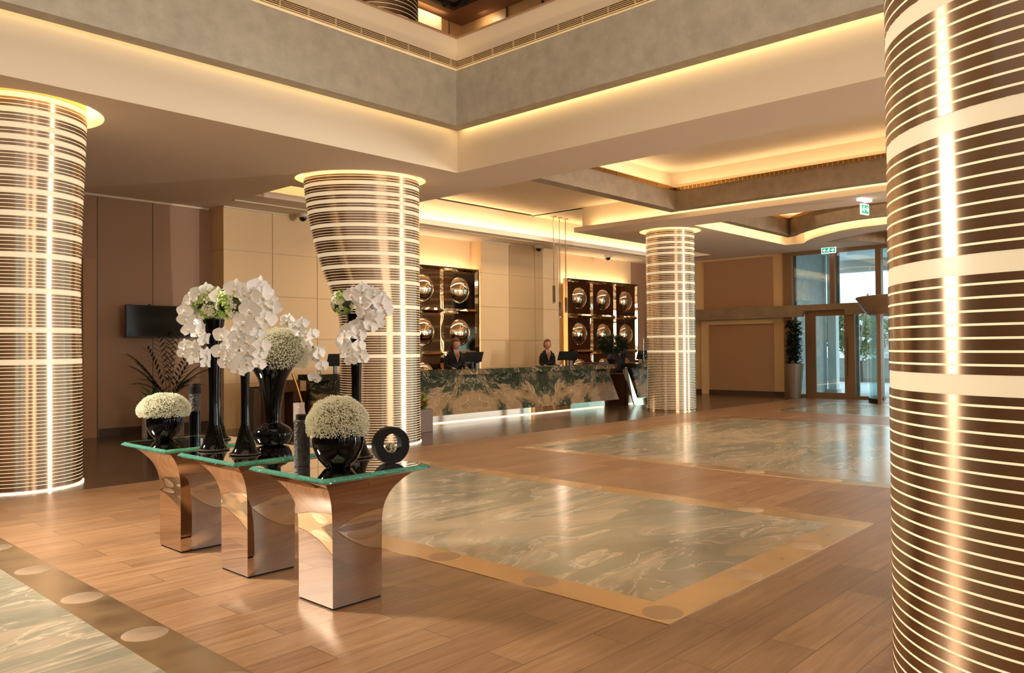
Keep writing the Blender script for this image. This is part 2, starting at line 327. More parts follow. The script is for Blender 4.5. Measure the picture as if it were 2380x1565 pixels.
    def leaf(s, base, tip, w, up=Vector((0, 0, 1)), m=0, bend=.15, n=4):
        base = Vector(base); tip = Vector(tip); d = tip-base; L = d.length; t = d.normalized()
        side = t.cross(up)
        side = side.normalized() if side.length > 1e-4 else t.orthogonal().normalized()
        nn = side.cross(t).normalized(); vs = []; fs = []
        for k in range(n+1):
            u = k/n; ww = w*math.sin(PI*min(1, u*.92+.06))**.8 if 0 < k < n else w*.08
            c = base+t*L*u+nn*bend*L*math.sin(PI*u)
            vs += [c-side*ww, c-nn*ww*.25, c+side*ww]
        for k in range(n):
            a = k*3; fs += [(a, a+1, a+4, a+3), (a+1, a+2, a+5, a+4)]
        return s.add(vs, fs, m, True)
    def plate(s, loops, z0, z1, m=0):                  # polygon with holes, given thickness
        vl = [[Vector((p[0], p[1], 0)) for p in lp] for lp in loops]
        tri = tessellate_polygon(vl); flat = [p for lp in vl for p in lp]; n = len(flat)
        vs = [(p.x, p.y, z0) for p in flat]+[(p.x, p.y, z1) for p in flat]; fs = []
        for t in tri:
            a, b, c = [flat[i] for i in t]; cr = (b-a).cross(c-a).z
            t = list(t) if cr > 0 else list(t)[::-1]
            fs.append(t[::-1]); fs.append([i+n for i in t])
        o = 0
        for lp in vl:
            k = len(lp)
            for i in range(k): j = (i+1) % k; fs.append((o+i, o+j, o+j+n, o+i+n))
            o += k
        return s.add(vs, fs, m)
    def sweep(s, path, prof, closed=True, m=0, sm=False):   # prof: (offset to the left of travel, z) closed loop
        P = [Vector((p[0], p[1])) for p in path]; N = len(P); Q = len(prof); vs = []
        for k in range(N):
            a = P[k-1] if (k or closed) else None; b = P[(k+1) % N] if (k < N-1 or closed) else None
            d1 = (P[k]-a).normalized() if a is not None else (b-P[k]).normalized()
            d2 = (b-P[k]).normalized() if b is not None else d1
            n1 = Vector((-d1.y, d1.x)); n2 = Vector((-d2.y, d2.x)); mt = (n1+n2)
            mt = mt/max(.25, (mt.length_squared/2)) if mt.length > 1e-3 else n1
            for u, z in prof: q = P[k]+mt*u; vs.append((q.x, q.y, z))
        fs = []
        for k in range(N if closed else N-1):
            kk = (k+1) % N
            for i in range(Q): j = (i+1) % Q; fs.append((k*Q+i, kk*Q+i, kk*Q+j, k*Q+j))
        if not closed: fs.append(list(range(Q))); fs.append([(N-1)*Q+i for i in range(Q)][::-1])
        return s.add(vs, fs, m, sm)
    def build(s, name, mats, parent=None, ang=35, fix=True):
        me = bpy.data.meshes.new(name); me.from_pydata(s.v, [], s.f); me.update()
        if not isinstance(mats, (list, tuple)): mats = [mats]
        for k in mats: me.materials.append(MT[k] if isinstance(k, str) else k)
        me.polygons.foreach_set('material_index', s.m); me.polygons.foreach_set('use_smooth', s.s)
        if fix:
            bm = bmesh.new(); bm.from_mesh(me); bmesh.ops.recalc_face_normals(bm, faces=bm.faces[:]); bm.to_mesh(me); bm.free()
        if any(s.s): me.set_sharp_from_angle(angle=math.radians(ang))
        o = bpy.data.objects.new(name, me); COL.objects.link(o)
        if parent: o.parent = parent
        return o
def tag(o, label, cat, group=None):
    o['label'] = label; o['category'] = cat
    if group: o['group'] = group
    return o
def thing(name, loc, label, cat, group=None, rz=0):
    o = bpy.data.objects.new(name, None); COL.objects.link(o); o.location = loc; o.rotation_euler = (0, 0, rz); o.empty_display_size = .1
    return tag(o, label, cat, group)
def struct(o, label=None):
    o['kind'] = 'structure'
    if label: o['label'] = label
    return o
def stuff(o): o['kind'] = 'stuff'; return o
def copy_tree(o, parent=None):
    c = o.copy(); COL.objects.link(c); c.parent = parent
    for ch in [x for x in COL.objects if x.parent == o]: copy_tree(ch, c)
    return c
def rect(x0, y0, x1, y1): return [(x0, y0), (x1, y0), (x1, y1), (x0, y1)]     # counter-clockwise

# ================================================================== ROOM SHELL
ZC = 4.22                                    # underside of the lower ceiling
X0, X1, Y0, Y1 = -9.0, 22.6, -10.0, 14.6
COLS = {'L': (2.78, 10.10, .62), 'M': (7.94, 10.235, .642), 'F': (16.28, 9.925, .565), 'R': (3.09, .333, .60)}
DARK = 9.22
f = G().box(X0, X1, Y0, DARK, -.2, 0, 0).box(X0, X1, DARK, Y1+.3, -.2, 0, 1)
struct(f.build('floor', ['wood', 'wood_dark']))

# --- lower ceiling with all its openings
def ring_loop(k, grow, flare, n=56):
    cx, cy, r = COLS[k]; ux, uy = (-.79, .61)
    out = []
    for i in range(n):
        a = 2*PI*i/n; w = .5+.5*(math.cos(a)*ux+math.sin(a)*uy)
        out.append((cx+(r+grow)*math.cos(a)+ux*flare*w, cy+(r+grow)*math.sin(a)+uy*flare*w))
    return out
ATR = rect(-6.5, -7.5, 8.44, 8.92)
ZM = 4.87
R2 = [(9.64, -8.0), (14.75, -8.0), (14.75, 11.6), (21.4, 11.6), (21.4, 13.1), (9.64, 13.1), (9.64, 12.78), (7.16, 12.78), (7.16, 11.6), (9.64, 11.6)]
ARC = [(20.74, 8.56), (20.3, 8.28), (19.96, 8.01), (19.64, 7.66), (19.36, 7.33), (19.14, 7.04), (18.98, 6.72), (18.88, 6.4), (18.83, 6.0), (18.82, 5.6), (18.84, 5.2), (18.92, 4.7), (19.1, 4.2), (19.4, 3.7)]
R3 = [(15.85, 9.05), (15.85, 1.5), (19.4, 1.5)] + ARC[::-1] + [(20.74, 9.06)]
R4 = [(20.95, 7.9), (20.0, 6.6), (19.6, 5.4), (19.7, 4.2), (20.6, 3.0), (22.3, 2.6), (22.3, 7.0), (21.35, 7.35)]
def area2(lp): return sum(lp[i][0]*lp[(i+1) % len(lp)][1]-lp[(i+1) % len(lp)][0]*lp[i][1] for i in range(len(lp)))/2
R3 = R3 if area2(R3) > 0 else R3[::-1]; R4 = R4 if area2(R4) > 0 else R4[::-1]; R2 = R2 if area2(R2) > 0 else R2[::-1]
holes = [ATR, R2, R3, R4, ring_loop('L', .23, .12), ring_loop('M', .11, .58), ring_loop('F', .15, .0), ring_loop('R', .15, 0)]
struct(G().plate([rect(X0, Y0, X1, Y1+.35)]+holes, ZC, ZC+.11).build('ceiling', 'ceiling'))

def upstand(name, loop, z0, z1, m, t=.06, side=-1):
    struct(G().sweep(loop, [(.004, z0-.002), (side*t, z0-.002), (side*t, z1), (.004, z1)], True).build(name, m))
# atrium: white fascia, hanging stucco beam, cove light, parapet with grille
upstand('trim_atrium_fascia', ATR, ZC+.0, 5.60, 'white', .12)
struct(G().sweep(ATR, [(.16, 4.81), (.37, 4.81), (.37, 5.63), (.16, 5.63)], True).build('trim_atrium_beam', 'plaster'))
struct(G().sweep(ATR, [(0, 5.60), (-.02, 5.60), (-.02, 6.33), (.0, 6.33)], True).build('trim_atrium_parapet', 'white'))
struct(G().sweep(ATR, [(.012, 6.31), (-.10, 6.31), (-.10, 6.335), (.012, 6.335)], True).build('trim_parapet_cap', 'wallpaper2'))
g = G()
g.sweep(ATR, [(.004, 5.845), (.012, 5.845), (.012, 5.955), (.004, 5.955)], True, 1)
for k in range(5): z = 5.848+k*.0245; g.sweep(ATR, [(.012, z), (.03, z), (.03, z+.010), (.012, z+.010)], True, 0)
x = -6.0
while x < 8.4: g.box(x-.006, x+.006, 8.886, 8.91, 5.845, 5.955, 0); x += .42
y = -7.0
while y < 8.9: g.box(8.406, 8.43, y-.006, y+.006, 5.845, 5.955, 0); y += .42
struct(g.build('trim_atrium_grille', ['grille', 'dark']))
# LED strips lying in the coves (warm)
def cove(name, p0, p1, w, power, aim, col=WARM):
    """thin real LED run between two points, lamp facing along aim"""
    p0 = Vector(p0); p1 = Vector(p1); c = (p0+p1)/2; Lh = (p1-p0).length
    L = bpy.data.lights.new(name, 'AREA'); L.shape = 'RECTANGLE'; L.size = Lh; L.size_y = w; L.energy = power*Lh; L.color = col
    o = bpy.data.objects.new(name, L); COL.objects.link(o)
    xa = (p1-p0).normalized(); za = -Vector(aim).normalized(); za = (za-xa*xa.dot(za)).normalized(); ya = za.cross(xa)
    R = Matrix((xa, ya, za)).transposed().to_4x4(); R.translation = c; o.matrix_world = R
    return o
cove('cove_lamp', (8.36, -7, 4.90), (8.36, 8.8, 4.90), .04, 1.5, (.35, 0, -1))       # inside the slot, washing the fascia
cove('cove_lamp', (-6, 8.84, 4.90), (8.3, 8.84, 4.90), .04, .9, (0, .35, -1))
cove('cove_lamp', (8.34, -7, 5.64), (8.34, 8.8, 5.64), .03, 1.6, (.6, 0, 1))
cove('cove_lamp', (-6, 8.82, 5.64), (8.3, 8.82, 5.64), .03, 1.6, (0, .6, 1))

# --- recess 2: mid ceiling, hanging ring, inner high ceiling, slot wall
g = G()
RG = rect(9.2, -7.5, 14.15, 8.5)                    # inner faces of the hanging ring
g.plate([[(9.3, -8.3), (15.3, -8.3), (15.3, 13.35), (9.3, 13.35)], rect(9.5, -7.5, 14.4, 8.75)], ZM, ZM+.08)
struct(g.build('ceiling_reception', 'ceiling'))
struct(G().box(9.2, 14.6, -7.8, 8.9, 5.10, 5.2).build('ceiling_reception_upper', 'ceiling'))
struct(G().sweep(rect(9.5, -7.5, 14.4, 8.75), [(.003, ZM-.002), (-.05, ZM-.002), (-.05, 5.12), (.003, 5.12)], True).build('trim_reception_upper', 'white'))
struct(G().sweep(RG, [(0, 4.30), (-.25, 4.30), (-.25, 4.68), (0, 4.68)], True).build('trim_reception_ring', 'plaster2'))
g = G()
g.sweep(RG, [(-.004, 4.68), (-.012, 4.68), (-.012, 4.752), (-.004, 4.752)], True, 1)
for k in range(4): z = 4.682+k*.02; g.sweep(RG, [(0, z), (.012, z), (.012, z+.009), (0, z+.009)], True, 0)
y = -7.4
while y < 8.5: g.box(14.135, 14.15, y-.008, y+.008, 4.68, 4.752, 0); y += .09
x = 9.3
while x < 14.1: g.box(x-.006, x+.006, 8.485, 8.5, 4.68, 4.752, 0); x += .35
struct(g.build('trim_reception_grille', ['gold', 'desk_wood']))
# slot wall behind the wall-side soffit and its dark linear diffuser
g = G().box(7.1, 21.5, 13.36, 13.46, 4.2, 5.0).box(9.2, 9.3, -8.3, 13.4, ZC+.1, 5.0).box(21.42, 21.5, 11.5, 13.4, ZC, 5.0).box(9.2, 15.3, -8.4, -8.3, ZC+.1, 5.0)
g.box(7.06, 7.14, 11.5, 13.4, ZC+.05, 5.0).box(7.1, 9.3, 11.45, 11.55, ZC+.1, 5.0)
struct(g.build('trim_slot_wall', 'white'))
struct(G().box(7.1, 9.3, 11.5, 13.4, 4.75, 4.8).build('ceiling_slot_left', 'white'))
struct(G().box(15.2, 21.5, 11.4, 13.4, ZM, 4.93).build('ceiling_slot_right', 'white'))
struct(G().box(15.2, 15.28, -8.3, 11.7, ZC+.11, ZM).build('trim_far_slab_face', 'white'))
struct(G().box(9.7, 15.1, 13.22, 13.30, ZM-.012, ZM+.0).build('trim_linear_diffuser', 'dark'))
# thin lips on the slab edges (they hide the LED runs)
cove('cove_lamp', (9.7, 13.22, 4.36), (21.2, 13.22, 4.36), .04, 4.6, (0, .35, 1))
cove('cove_lamp', (15.08, -8, 4.36), (15.08, 11.4, 4.36), .04, 3.5, (.2, 0, 1))
cove('cove_lamp', (7.3, 12.95, 4.36), (9.3, 12.95, 4.36), .04, 4, (0, .2, 1))
cove('cove_lamp', (14.26, -7.3, 4.74), (14.26, 8.5, 4.74), .04, 2.6, (-.05, 0, 1))
cove('cove_lamp', (9.6, 8.61, 4.74), (14.1, 8.61, 4.74), .04, 3.2, (0, -.05, 1))
cove('cove_lamp', (14.55, -7, 4.62), (14.55, 8.7, 4.62), .04, 2.0, (.5, 0, -1))

# --- recess 3 (curved) in the far slab
g = G().plate([R3], 4.98, 5.04); struct(g.build('ceiling_curved_upper', 'ceiling'))
upstand('trim_curved_fascia', R3, ZC, 4.60, 'white', .08)
def inset(lp, d):
    out = []; n = len(lp)
    for i in range(n):
        a = Vector(lp[i-1]); b = Vector(lp[i]); c = Vector(lp[(i+1) % n])
        d1 = (b-a).normalized(); d2 = (c-b).normalized(); n1 = Vector((-d1.y, d1.x)); n2 = Vector((-d2.y, d2.x)); m = n1+n2; m = m/max(.3, m.length_squared/2)
        q = b+m*d; out.append((q.x, q.y))
    return out
R3s = [p for p in R3 if p != (20.74, 8.56)]
struct(G().sweep(R3s, [(.30, 4.34), (.50, 4.34), (.50, 4.72), (.30, 4.72)], True).build('trim_curved_ring', 'plaster2'))
g = G().sweep(R3s, [(.48, 4.72), (.50, 4.72), (.50, 4.79), (.48, 4.79)], True, 1)
for z in (4.725, 4.75, 4.775): g.sweep(R3s, [(.50, z), (.51, z), (.51, z+.01), (.50, z+.01)], True, 0)
struct(g.build('trim_curved_grille', ['gold', 'wallpaper2']))
upstand('trim_curved_outer', R3, 4.6, 5.0, 'white', .08)
R3i = inset(R3, .22)
for i in range(len(R3i)):
    a = R3i[i]; b = R3i[(i+1) % len(R3i)]
    if (Vector(a)-Vector(b)).length < .25: continue
    d = Vector(b)-Vector(a); n = Vector((-d.y, d.x)).normalized()
    cove('cove_lamp', (*a, 4.40), (*b, 4.40), .04, 2.6, (-n.x, -n.y, -.2))
    q = n*.16; cove('cove_lamp', (a[0]+q.x, a[1]+q.y, 4.76), (b[0]+q.x, b[1]+q.y, 4.76), .04, 2.2, (n.x*.1, n.y*.1, 1))
# --- recess 4 beside the entrance: dark stucco ring with a floating disc
upstand('trim_entrance_recess', R4, ZC, 4.75, 'plaster2', .08)
struct(G().plate([R4], 4.75, 4.8).build('ceiling_entrance_upper', 'plaster2'))
disc_c = (21.55, 5.0)
struct(G().lathe([(1.55, 4.26), (1.62, 4.30), (1.62, 4.40), (1.50, 4.44)], (*disc_c, 0), 64).build('trim_entrance_disc', 'white'))
area('cove_lamp', (21.3, 5.6, 4.47), (21.3, 5.6, 5), 1.2, 2.2, 30, WARM)

# --- walls
g = G().box(X0, 7.26, Y1, Y1+.2, 0, ZC, 0)
for xs in (5.2, 6.15, 3.2, 1.0): g.box(xs-.005, xs+.005, Y1-.004, Y1, 0, ZC, 1)
struct(g.build('wall_left', ['wallpaper', 'base']))
struct(G().box(5.22, 7.2, Y1-.02, Y1, 0, .14).build('baseboard_left', 'base'))
struct(G().box(4.95, 5.16, Y1-.06, Y1, 0, 3.1).build('trim_left_jamb', 'wallpaper2'))
struct(G().box(X0, 7.2, Y1-.05, Y1, ZC-.035, ZC).build('trim_shadow_left', 'white'))
def cream_block(name, x0, x1):
    g = G().box(x0, x1, 14.1, 14.6, 0, ZC, 0)
    for k in range(1, 5): z = k*.85; g.box(x0, x1, 14.094, 14.1, z-.006, z+.006, 1); g.box(x0-.004, x0, 14.1, 14.6, z-.006, z+.006, 1)
    x = x0+1.03
    while x < x1-.1: g.box(x-.005, x+.005, 14.094, 14.1, 0, ZC, 1); x += 1.03
    struct(g.build(name, ['cream', 'seam']))
    struct(G().box(x0-.01, x1, 14.06, 14.1, ZC-.03, ZC-.003).build('trim_'+name, 'white'))
cream_block('wall_back_panelling', 7.26, 10.45)
cream_block('wall_back_panelling_centre', 14.13, 17.22)
struct(G().box(10.3, 21.3, 14.45, 15.0, 0, ZC, 0).build('wall_back', 'cream'))
struct(G().box(21.3, X1, 14.5, 15.0, 0, ZC, 0).build('wall_back_end', 'wallpaper2'))
# far glazed wall x = 22.6
g = G().box(X1, X1+.3, 9.92, 15.0, 0, ZC, 0)
struct(g.build('wall_entrance', 'cream'))
g = G().box(X1-.02, X1, 10.26, 12.55, 2.66, ZC-.06, 0).box(X1-.02, X1, 10.26, 12.55, 0, 2.2, 0).box(X1-.02, X1, 13.0, 14.6, 2.66, ZC-.06, 0)
struct(g.build('wall_entrance_panels', 'wallpaper2'))
g = G().box(X1-.10, X1-.02, 12.38, 12.62, 0, 2.28).box(X1-.10, X1-.02, 10.26, 12.5, 2.16, 2.28)
struct(g.build('trim_niche', 'cream'))
struct(G().box(X1-.06, X1-.02, 10.2, 14.6, 0, .13).box(X1-.04, X1, 9.92, 10.26, 0, .13).build('baseboard_entrance', 'base'))
struct(G().box(X0-.2, X0, Y0, 15.0, 0, ZC).build('wall_west', 'wallpaper'))
# front wall (behind the camera's right) with tall windows
g = G()
wins = [(-6, -3.5), (-2.6, 0), (1.2, 3.6), (4.4, 6.8), (9.0, 11.6), (11.7, 14.2), (14.3, 16.8), (16.9, 19.4), (19.5, 22.4)]
xs = X0
for a, b in wins: g.box(xs, a, Y0-.3, Y0, 0, ZC); g.box(a, b, Y0-.3, Y0, 3.9, ZC); g.box(a, b, Y0-.3, Y0, 0, .12); xs = b
g.box(xs, X1+.3, Y0-.3, Y0, 0, ZC)
struct(g.build('wall_front', 'cream'))
for i, (a, b) in enumerate(wins):
    g = G().box(a, b, Y0-.16, Y0-.14, .12, 3.9, 0)
    fr = G().box(a, b, Y0-.2, Y0-.1, 2.4, 2.5).box(a, a+.06, Y0-.2, Y0-.1, .12, 3.9).box(b-.06, b, Y0-.2, Y0-.1, .12, 3.9)
    w = struct(fr.build('window_%d' % (i+4), 'frame')); g.build('window_pane', 'pane', w)
# upper storey seen through the atrium
U = G().box(X0, X1, 11.5, 11.7, 5.6, 8.3).box(11.0, 11.2, Y0, 11.6, 5.6, 8.3)
struct(U.build('wall_upper', 'upper_wood'))
struct(G().plate([rect(X0, Y0, 11.2, 11.7), rect(-6.2, -7.2, 9.4, 9.9)], 8.0, 8.2).build('ceiling_upper', 'upper_ceil'))
struct(G().plate([rect(X0, Y0, 11.0, 11.5), ATR, ring_loop('M', .02, 0), ring_loop('L', .02, 0), ring_loop('R', .02, 0)], 5.62, 5.72).build('floor_upper', 'ceiling'))
struct(G().sweep(rect(-6.2, -7.2, 9.4, 9.9), [(0, 8.2), (-.1, 8.2), (-.1, 13.5), (0, 13.5)], True).build('wall_atrium_upper', 'white'))
struct(G().box(-6.6, 9.6, -7.6, 10.1, 13.5, 13.7).build('ceiling_atrium', 'white'))
g = G().sweep([(10.24, -7), (10.24, 10.9), (8.75, 10.9)], [(0, 7.9), (.10, 7.9), (.10, 7.99), (0, 7.99)], False)
r_ = g.build('black_track', 'plastic'); tag(r_, 'black lighting track turning a corner on the upper floor ceiling', 'lighting track')
for px in (1037, 1078):
    p = fl(px, 6, 7.84); s = thing('track_spotlight', p, 'small spotlight on the upper track, %s of its corner' % ('left' if px < 1050 else 'right'), 'spotlight', 'spotlights on the upper track')
    G().tube([(0, 0, .04), (0, 0, -.02)], .02).build('arm', 'plastic', s); G().tube([(-.05, 0, -.05), (.05, 0, 0)], .05, 12).build('lamp_head', 'plastic', s)
# upper door, lintel and lit panels
struct(G().box(10.97, 11.0, 10.32, 11.12, 5.72, 7.60, 0).box(10.93, 11.0, 10.28, 11.16, 7.60, 7.64, 1).build('window_upper', ['base', 'wallpaper2']))
struct(G().box(8.9, 10.38, 11.40, 11.5, 7.70, 7.96).build('trim_upper_cove', 'white'))
area('upper_cove_lamp', (9.7, 11.2, 7.95), (9.7, 11.5, 7.8), 1.3, .05, 6, WARM)
struct(G().box(10.66, 10.67, 11.48, 11.5, 5.7, 8).build('trim_upper_wall_seam', 'base'))
struct(G().box(10.96, 11.0, 10.20, 10.22, 5.7, 8).box(10.96, 11.0, 9.3, 9.33, 5.7, 8).build('trim_upper_seams', 'base'))
area('upper_floor_downlight', (10.75, 10.7, 7.97), (10.95, 10.7, 7.6), .2, .2, 3.5, (1, .80, .54))
area('upper_floor_lamp', (9.3, 9.6, 7.7), (10.2, 10.4, 9), 1.2, 1.2, 7, (1, .80, .54))

# ================================================================== COLUMNS
PITCH = .0382
def bandstack():
    bands = []; z = 36.2*PITCH; bands.append((z, 7))
    gaps = [9, 11, 10, 6.3, 5.2, 6.3, 5.2, 6.3, 3.25, 3.25, 4.2, 4.2]
    zs = [z]
    for gg in gaps: z += gg*PITCH; zs.append(z)
    return zs
ZB = bandstack()
FLM = [(1.9, 0), (2.02, .02), (2.16, .055), (2.34, .108), (2.54, .185), (2.74, .26), (2.99, .345), (3.24, .41), (3.61, .485), (3.9, .53), (4.23, .56), (4.5, .57)]
def flare_at(z, tab):
    if z <= tab[0][0]: return 0
    for (a, fa), (b, fb) in zip(tab, tab[1:]):
        if z <= b: return fa+(fb-fa)*(z-a)/(b-a)
    return tab[-1][1]
def column(k, label, top=4.44, tab=None, grow=None, N=96, nseg=None, label2=None):
    cx, cy, r0 = COLS[k]; ux, uy = (-.79, .61)
    def ringpts(z, dr=0):
        fz = flare_at(z, tab) if tab else 0; gr = flare_at(z, grow) if grow else 0
        out = []
        for i in range(N):
            a = 2*PI*i/N; w = .5+.5*(math.cos(a)*ux+math.sin(a)*uy)
            out.append(((r0+gr+dr)*math.cos(a)+ux*fz*w, (r0+gr+dr)*math.sin(a)+uy*fz*w, z))
        return out
    def band(g, zs, m=0, dr=0.0):
        o = []
        for z in zs: o.append(ringpts(z, dr))
        vs = [p for q in o for p in q]; fs = []
        for a in range(len(zs)-1):
            for i in range(N): j = (i+1) % N; fs.append((a*N+i, a*N+j, (a+1)*N+j, (a+1)*N+i))
        g.add(vs, fs, m, True)
    root = thing('column', (cx, cy, 0), label, 'column')
    lines = []
    n0 = 34; z = ZB[0]-1.5*PITCH
    for q in range(n0): lines.append(z-q*PITCH)
    for a, b in zip(ZB, ZB[1:]):
        n = int(round((b-a)/PITCH-2.1)); sp = (b-a-3*PITCH)/max(1, n-1) if n > 1 else 0
        for q in range(n): lines.append(a+1.5*PITCH+q*sp if n > 1 else (a+b)/2)
    lines = sorted(z for z in lines if z > .03)
    hb = .78*PITCH; hl = .0034
    cuts = []
    for z in lines: cuts.append((z-hl, z+hl, 'l'))
    for z in ZB: cuts.append((z-hb, z+hb, 'b'))
    cuts.sort(); g = G(); zc = .012
    for a, b, t in cuts:
        band(g, [zc, a], 0)
        if t == 'l': band(g, [a, b], 1)
        zc = b
    band(g, [zc, ZB[-1]+.04], 0)
    g.build('metal_skin', ['bronze', 'line'], root, fix=False)
    for z in ZB:
        g = G(); band(g, [z-hb, z+hb], 0, -.002); g.build('light_band', 'band', root, fix=False)
    g = G(); band(g, [0, .012], 0, .012); vs = ringpts(.012, .012); g.build('base_ring', 'led_w' if k != 'F' else 'gold', root, fix=False)
    g = G(); band(g, [ZB[-1]+.04, ZB[-1]+.07, ZB[-1]+.074, top], 0, -.004); g.build('gold_collar', 'collar', root, fix=False)
    return root, ringpts
column('L', 'big striped bronze column at the left edge, lit cream bands', grow=[(1.2, 0), (2.2, -.02), (3.0, .0), (4.2, .05), (4.5, .05)])
column('M', 'striped lit column that swells towards the ceiling behind the flower tables', tab=FLM)
column('F', 'straight striped lit column beside the end of the marble counter')
column('R', 'huge close striped bronze column cut by the right edge', N=160)
# round recess over each column, with its own lamp ring
for k, gr, flr in (('L', .23, .12), ('M', .11, .58), ('F', .15, 0), ('R', .15, 0)):
    lp = ring_loop(k, gr, flr)
    struct(G().sweep(lp, [(.003, ZC-.002), (-.02, ZC-.002), (-.02, 4.5), (.003, 4.5)], True, sm=True).build('trim_column_recess', 'white'))
    struct(G().plate([ring_loop(k, gr+.01, flr)], 4.46, 4.48).build('ceiling_column_recess', 'white'))
    struct(G().sweep(ring_loop(k, .09 if k == 'L' else .02, flr if k == 'M' else 0), [(0, 4.40), (-.02, 4.40), (-.02, 4.43), (0, 4.43)], True, sm=True).build('trim_column_led', 'led'))
# upper storey columns
for k in ('M', 'L'):
    cx, cy, r = COLS[k]
    g = G(); z = 5.72
    while z < 8.0: g.lathe([(r, 0), (r, .066)], (0, 0, z), 64, 0, caps=False); g.lathe([(r, .066), (r, .071)], (0, 0, z), 64, 1, caps=False); z += .071
    t = thing('upper_column', (cx, cy, 0), 'dark striped column standing on the upper floor above the %s' % ('swelling column' if k == 'M' else 'left edge column'), 'column')
    g.build('metal_skin', ['bronze_dark', 'line'], t, fix=False)

# ================================================================== FLOOR INLAYS
def inlay(x0, x1, y0, y1, label, discs, bw=.27):
    t = thing('marble_floor_inlay', ((x0+x1)/2, (y0+y1)/2, 0), label, 'floor inlay'); cx, cy = (x0+x1)/2, (y0+y1)/2
    G().box(x0+bw-cx, x1-bw-cx, y0+bw-cy, y1-bw-cy, 0, .003).build('marble_slab', 'floor_marble', t)
    for (a, b, c, d) in (((x0, y0), (x1, y0), (x1-bw, y0+bw), (x0+bw, y0+bw)), ((x1, y0), (x1, y1), (x1-bw, y1-bw), (x1-bw, y0+bw)),
                         ((x1, y1), (x0, y1), (x0+bw, y1-bw), (x1-bw, y1-bw)), ((x0, y1), (x0, y0), (x0+bw, y0+bw), (x0+bw, y1-bw))):
        q = [(p[0]-cx, p[1]-cy) for p in (a, b, c, d)]
        G().plate([q], 0, .0034).build('brass_border', 'brass', t)
    for dx, dy in discs:
        o = G().lathe([(.115, 0), (.115, .0042), (.112, .0046)], (0, 0, 0), 40, 0).build('round_disc', 'brass_disc', t); o.location = (dx-cx, dy-cy, 0)
    return t
D1 = [(3.85+.985*i, y) for i in range(4) for y in (2.42, 7.9)]+[(x, 2.42+.905*j) for x in (3.85, 6.79) for j in range(1, 6)]
inlay(3.705, 6.935, 2.29, 8.04, 'green and cream marble floor panel with brass border, nearest centre', D1)
D2 = [(x, 7.9-.905*j) for x in (8.86,) for j in range(0, 12)]+[(8.86+.985*i, 7.9) for i in range(1, 7)]
inlay(8.73, 15.5, -4.0, 8.04, 'large marble floor panel beyond the centre one, reaching behind the right column', D2)
D3 = [(1.76, 7.9-.905*j) for j in range(0, 8)]
inlay(-1.35, 1.885, 1.2, 8.04, 'marble floor panel cut by the bottom left corner', D3)
inlay(17.3, 20.9, -2.0, 8.04, 'farthest marble floor panel, shiny in front of the entrance glass', [(17.45, 7.9-.905*j) for j in range(0, 8)])
#PART2
# ================================================================== DISPLAY TABLES
def sq(h, z, m): return [(-h, -h, z), (h, -h, z), (h, h, z), (-h, h, z)]
def table(y, label, first):
    t = thing('display_table', (2.81, y, 0), label, 'table', None)
    # concave-flared square pedestal
    zs = [.012, .30, .46, .50, .54, .575, .61, .64, .67, .70, .725, .745, .765]
    hs = [.176, .176, .177, .179, .184, .191, .203, .216, .234, .257, .280, .303, .335]
    g = G(); n = 8
    for side in range(4):
        vs = []; fs = []; a = side*PI/2; ca, sa = round(math.cos(a)), round(math.sin(a))
        for z, h in zip(zs, hs):
            for i in range(n+1):
                x = -h+2*h*i/n; yy = -h; vs.append((x*ca-yy*sa, x*sa+yy*ca, z))
        for k in range(len(zs)-1):
            for i in range(n): b = k*(n+1)+i; fs.append((b, b+1, b+n+2, b+n+1))
        g.add(vs, fs, 0, True)
    g.box(-.335, .335, -.335, .335, .758, .764, 0)
    g.build('mirror_pedestal', 'tmirror', t, ang=50, fix=False)
    G().box(-.17, .17, -.17, .17, 0, .012).build('black_plinth', 'matte', t)
    # thick glass top with bevelled green rim
    H, B = .385, .018
    g = G().add([(-H+B, -H+B, .796), (H-B, -H+B, .796), (H-B, H-B, .796), (-H+B, H-B, .796)], [(0, 1, 2, 3)], 0)
    g.add([(-H+B, -H+B, .766), (H-B, -H+B, .766), (H-B, H-B, .766), (-H+B, H-B, .766)], [(3, 2, 1, 0)], 0)
    g.add([(-H+B, -H+B, .796), (H-B, -H+B, .796), (H-B, H-B, .796), (-H+B, H-B, .796), (-H+B, -H+B, .766), (H-B, -H+B, .766), (H-B, H-B, .766), (-H+B, H-B, .766)],
          [(0, 4, 5, 1), (1, 5, 6, 2), (2, 6, 7, 3), (3, 7, 4, 0)], 0)
    gt = g.build('glass_top', 'tglass', t)
    g = G(); c = [(-1, -1), (1, -1), (1, 1), (-1, 1)]
    for i in range(4):
        a, b = c[i], c[(i+1) % 4]; I = H-B+.0005
        P = [(a[0]*I, a[1]*I, .797), (b[0]*I, b[1]*I, .797), (b[0]*H, b[1]*H, .783), (a[0]*H, a[1]*H, .783), (a[0]*H, a[1]*H, .775), (b[0]*H, b[1]*H, .775), (b[0]*I, b[1]*I, .771), (a[0]*I, a[1]*I, .771)]
        g.add(P, [(0, 3, 2, 1), (3, 4, 5, 2), (4, 7, 6, 5), (0, 1, 6, 7)], 0)
    r = g.build('green_glass_rim', 'tedge', t)
    return t
table(4.02, 'front mirrored pedestal table with green-edged glass top, nearest the centre marble', True)
table(4.98, 'middle mirrored pedestal table, under the tall trumpet vases', False)
table(5.95, 'rear mirrored pedestal table carrying the small flower bowl', False)
ZT = .798
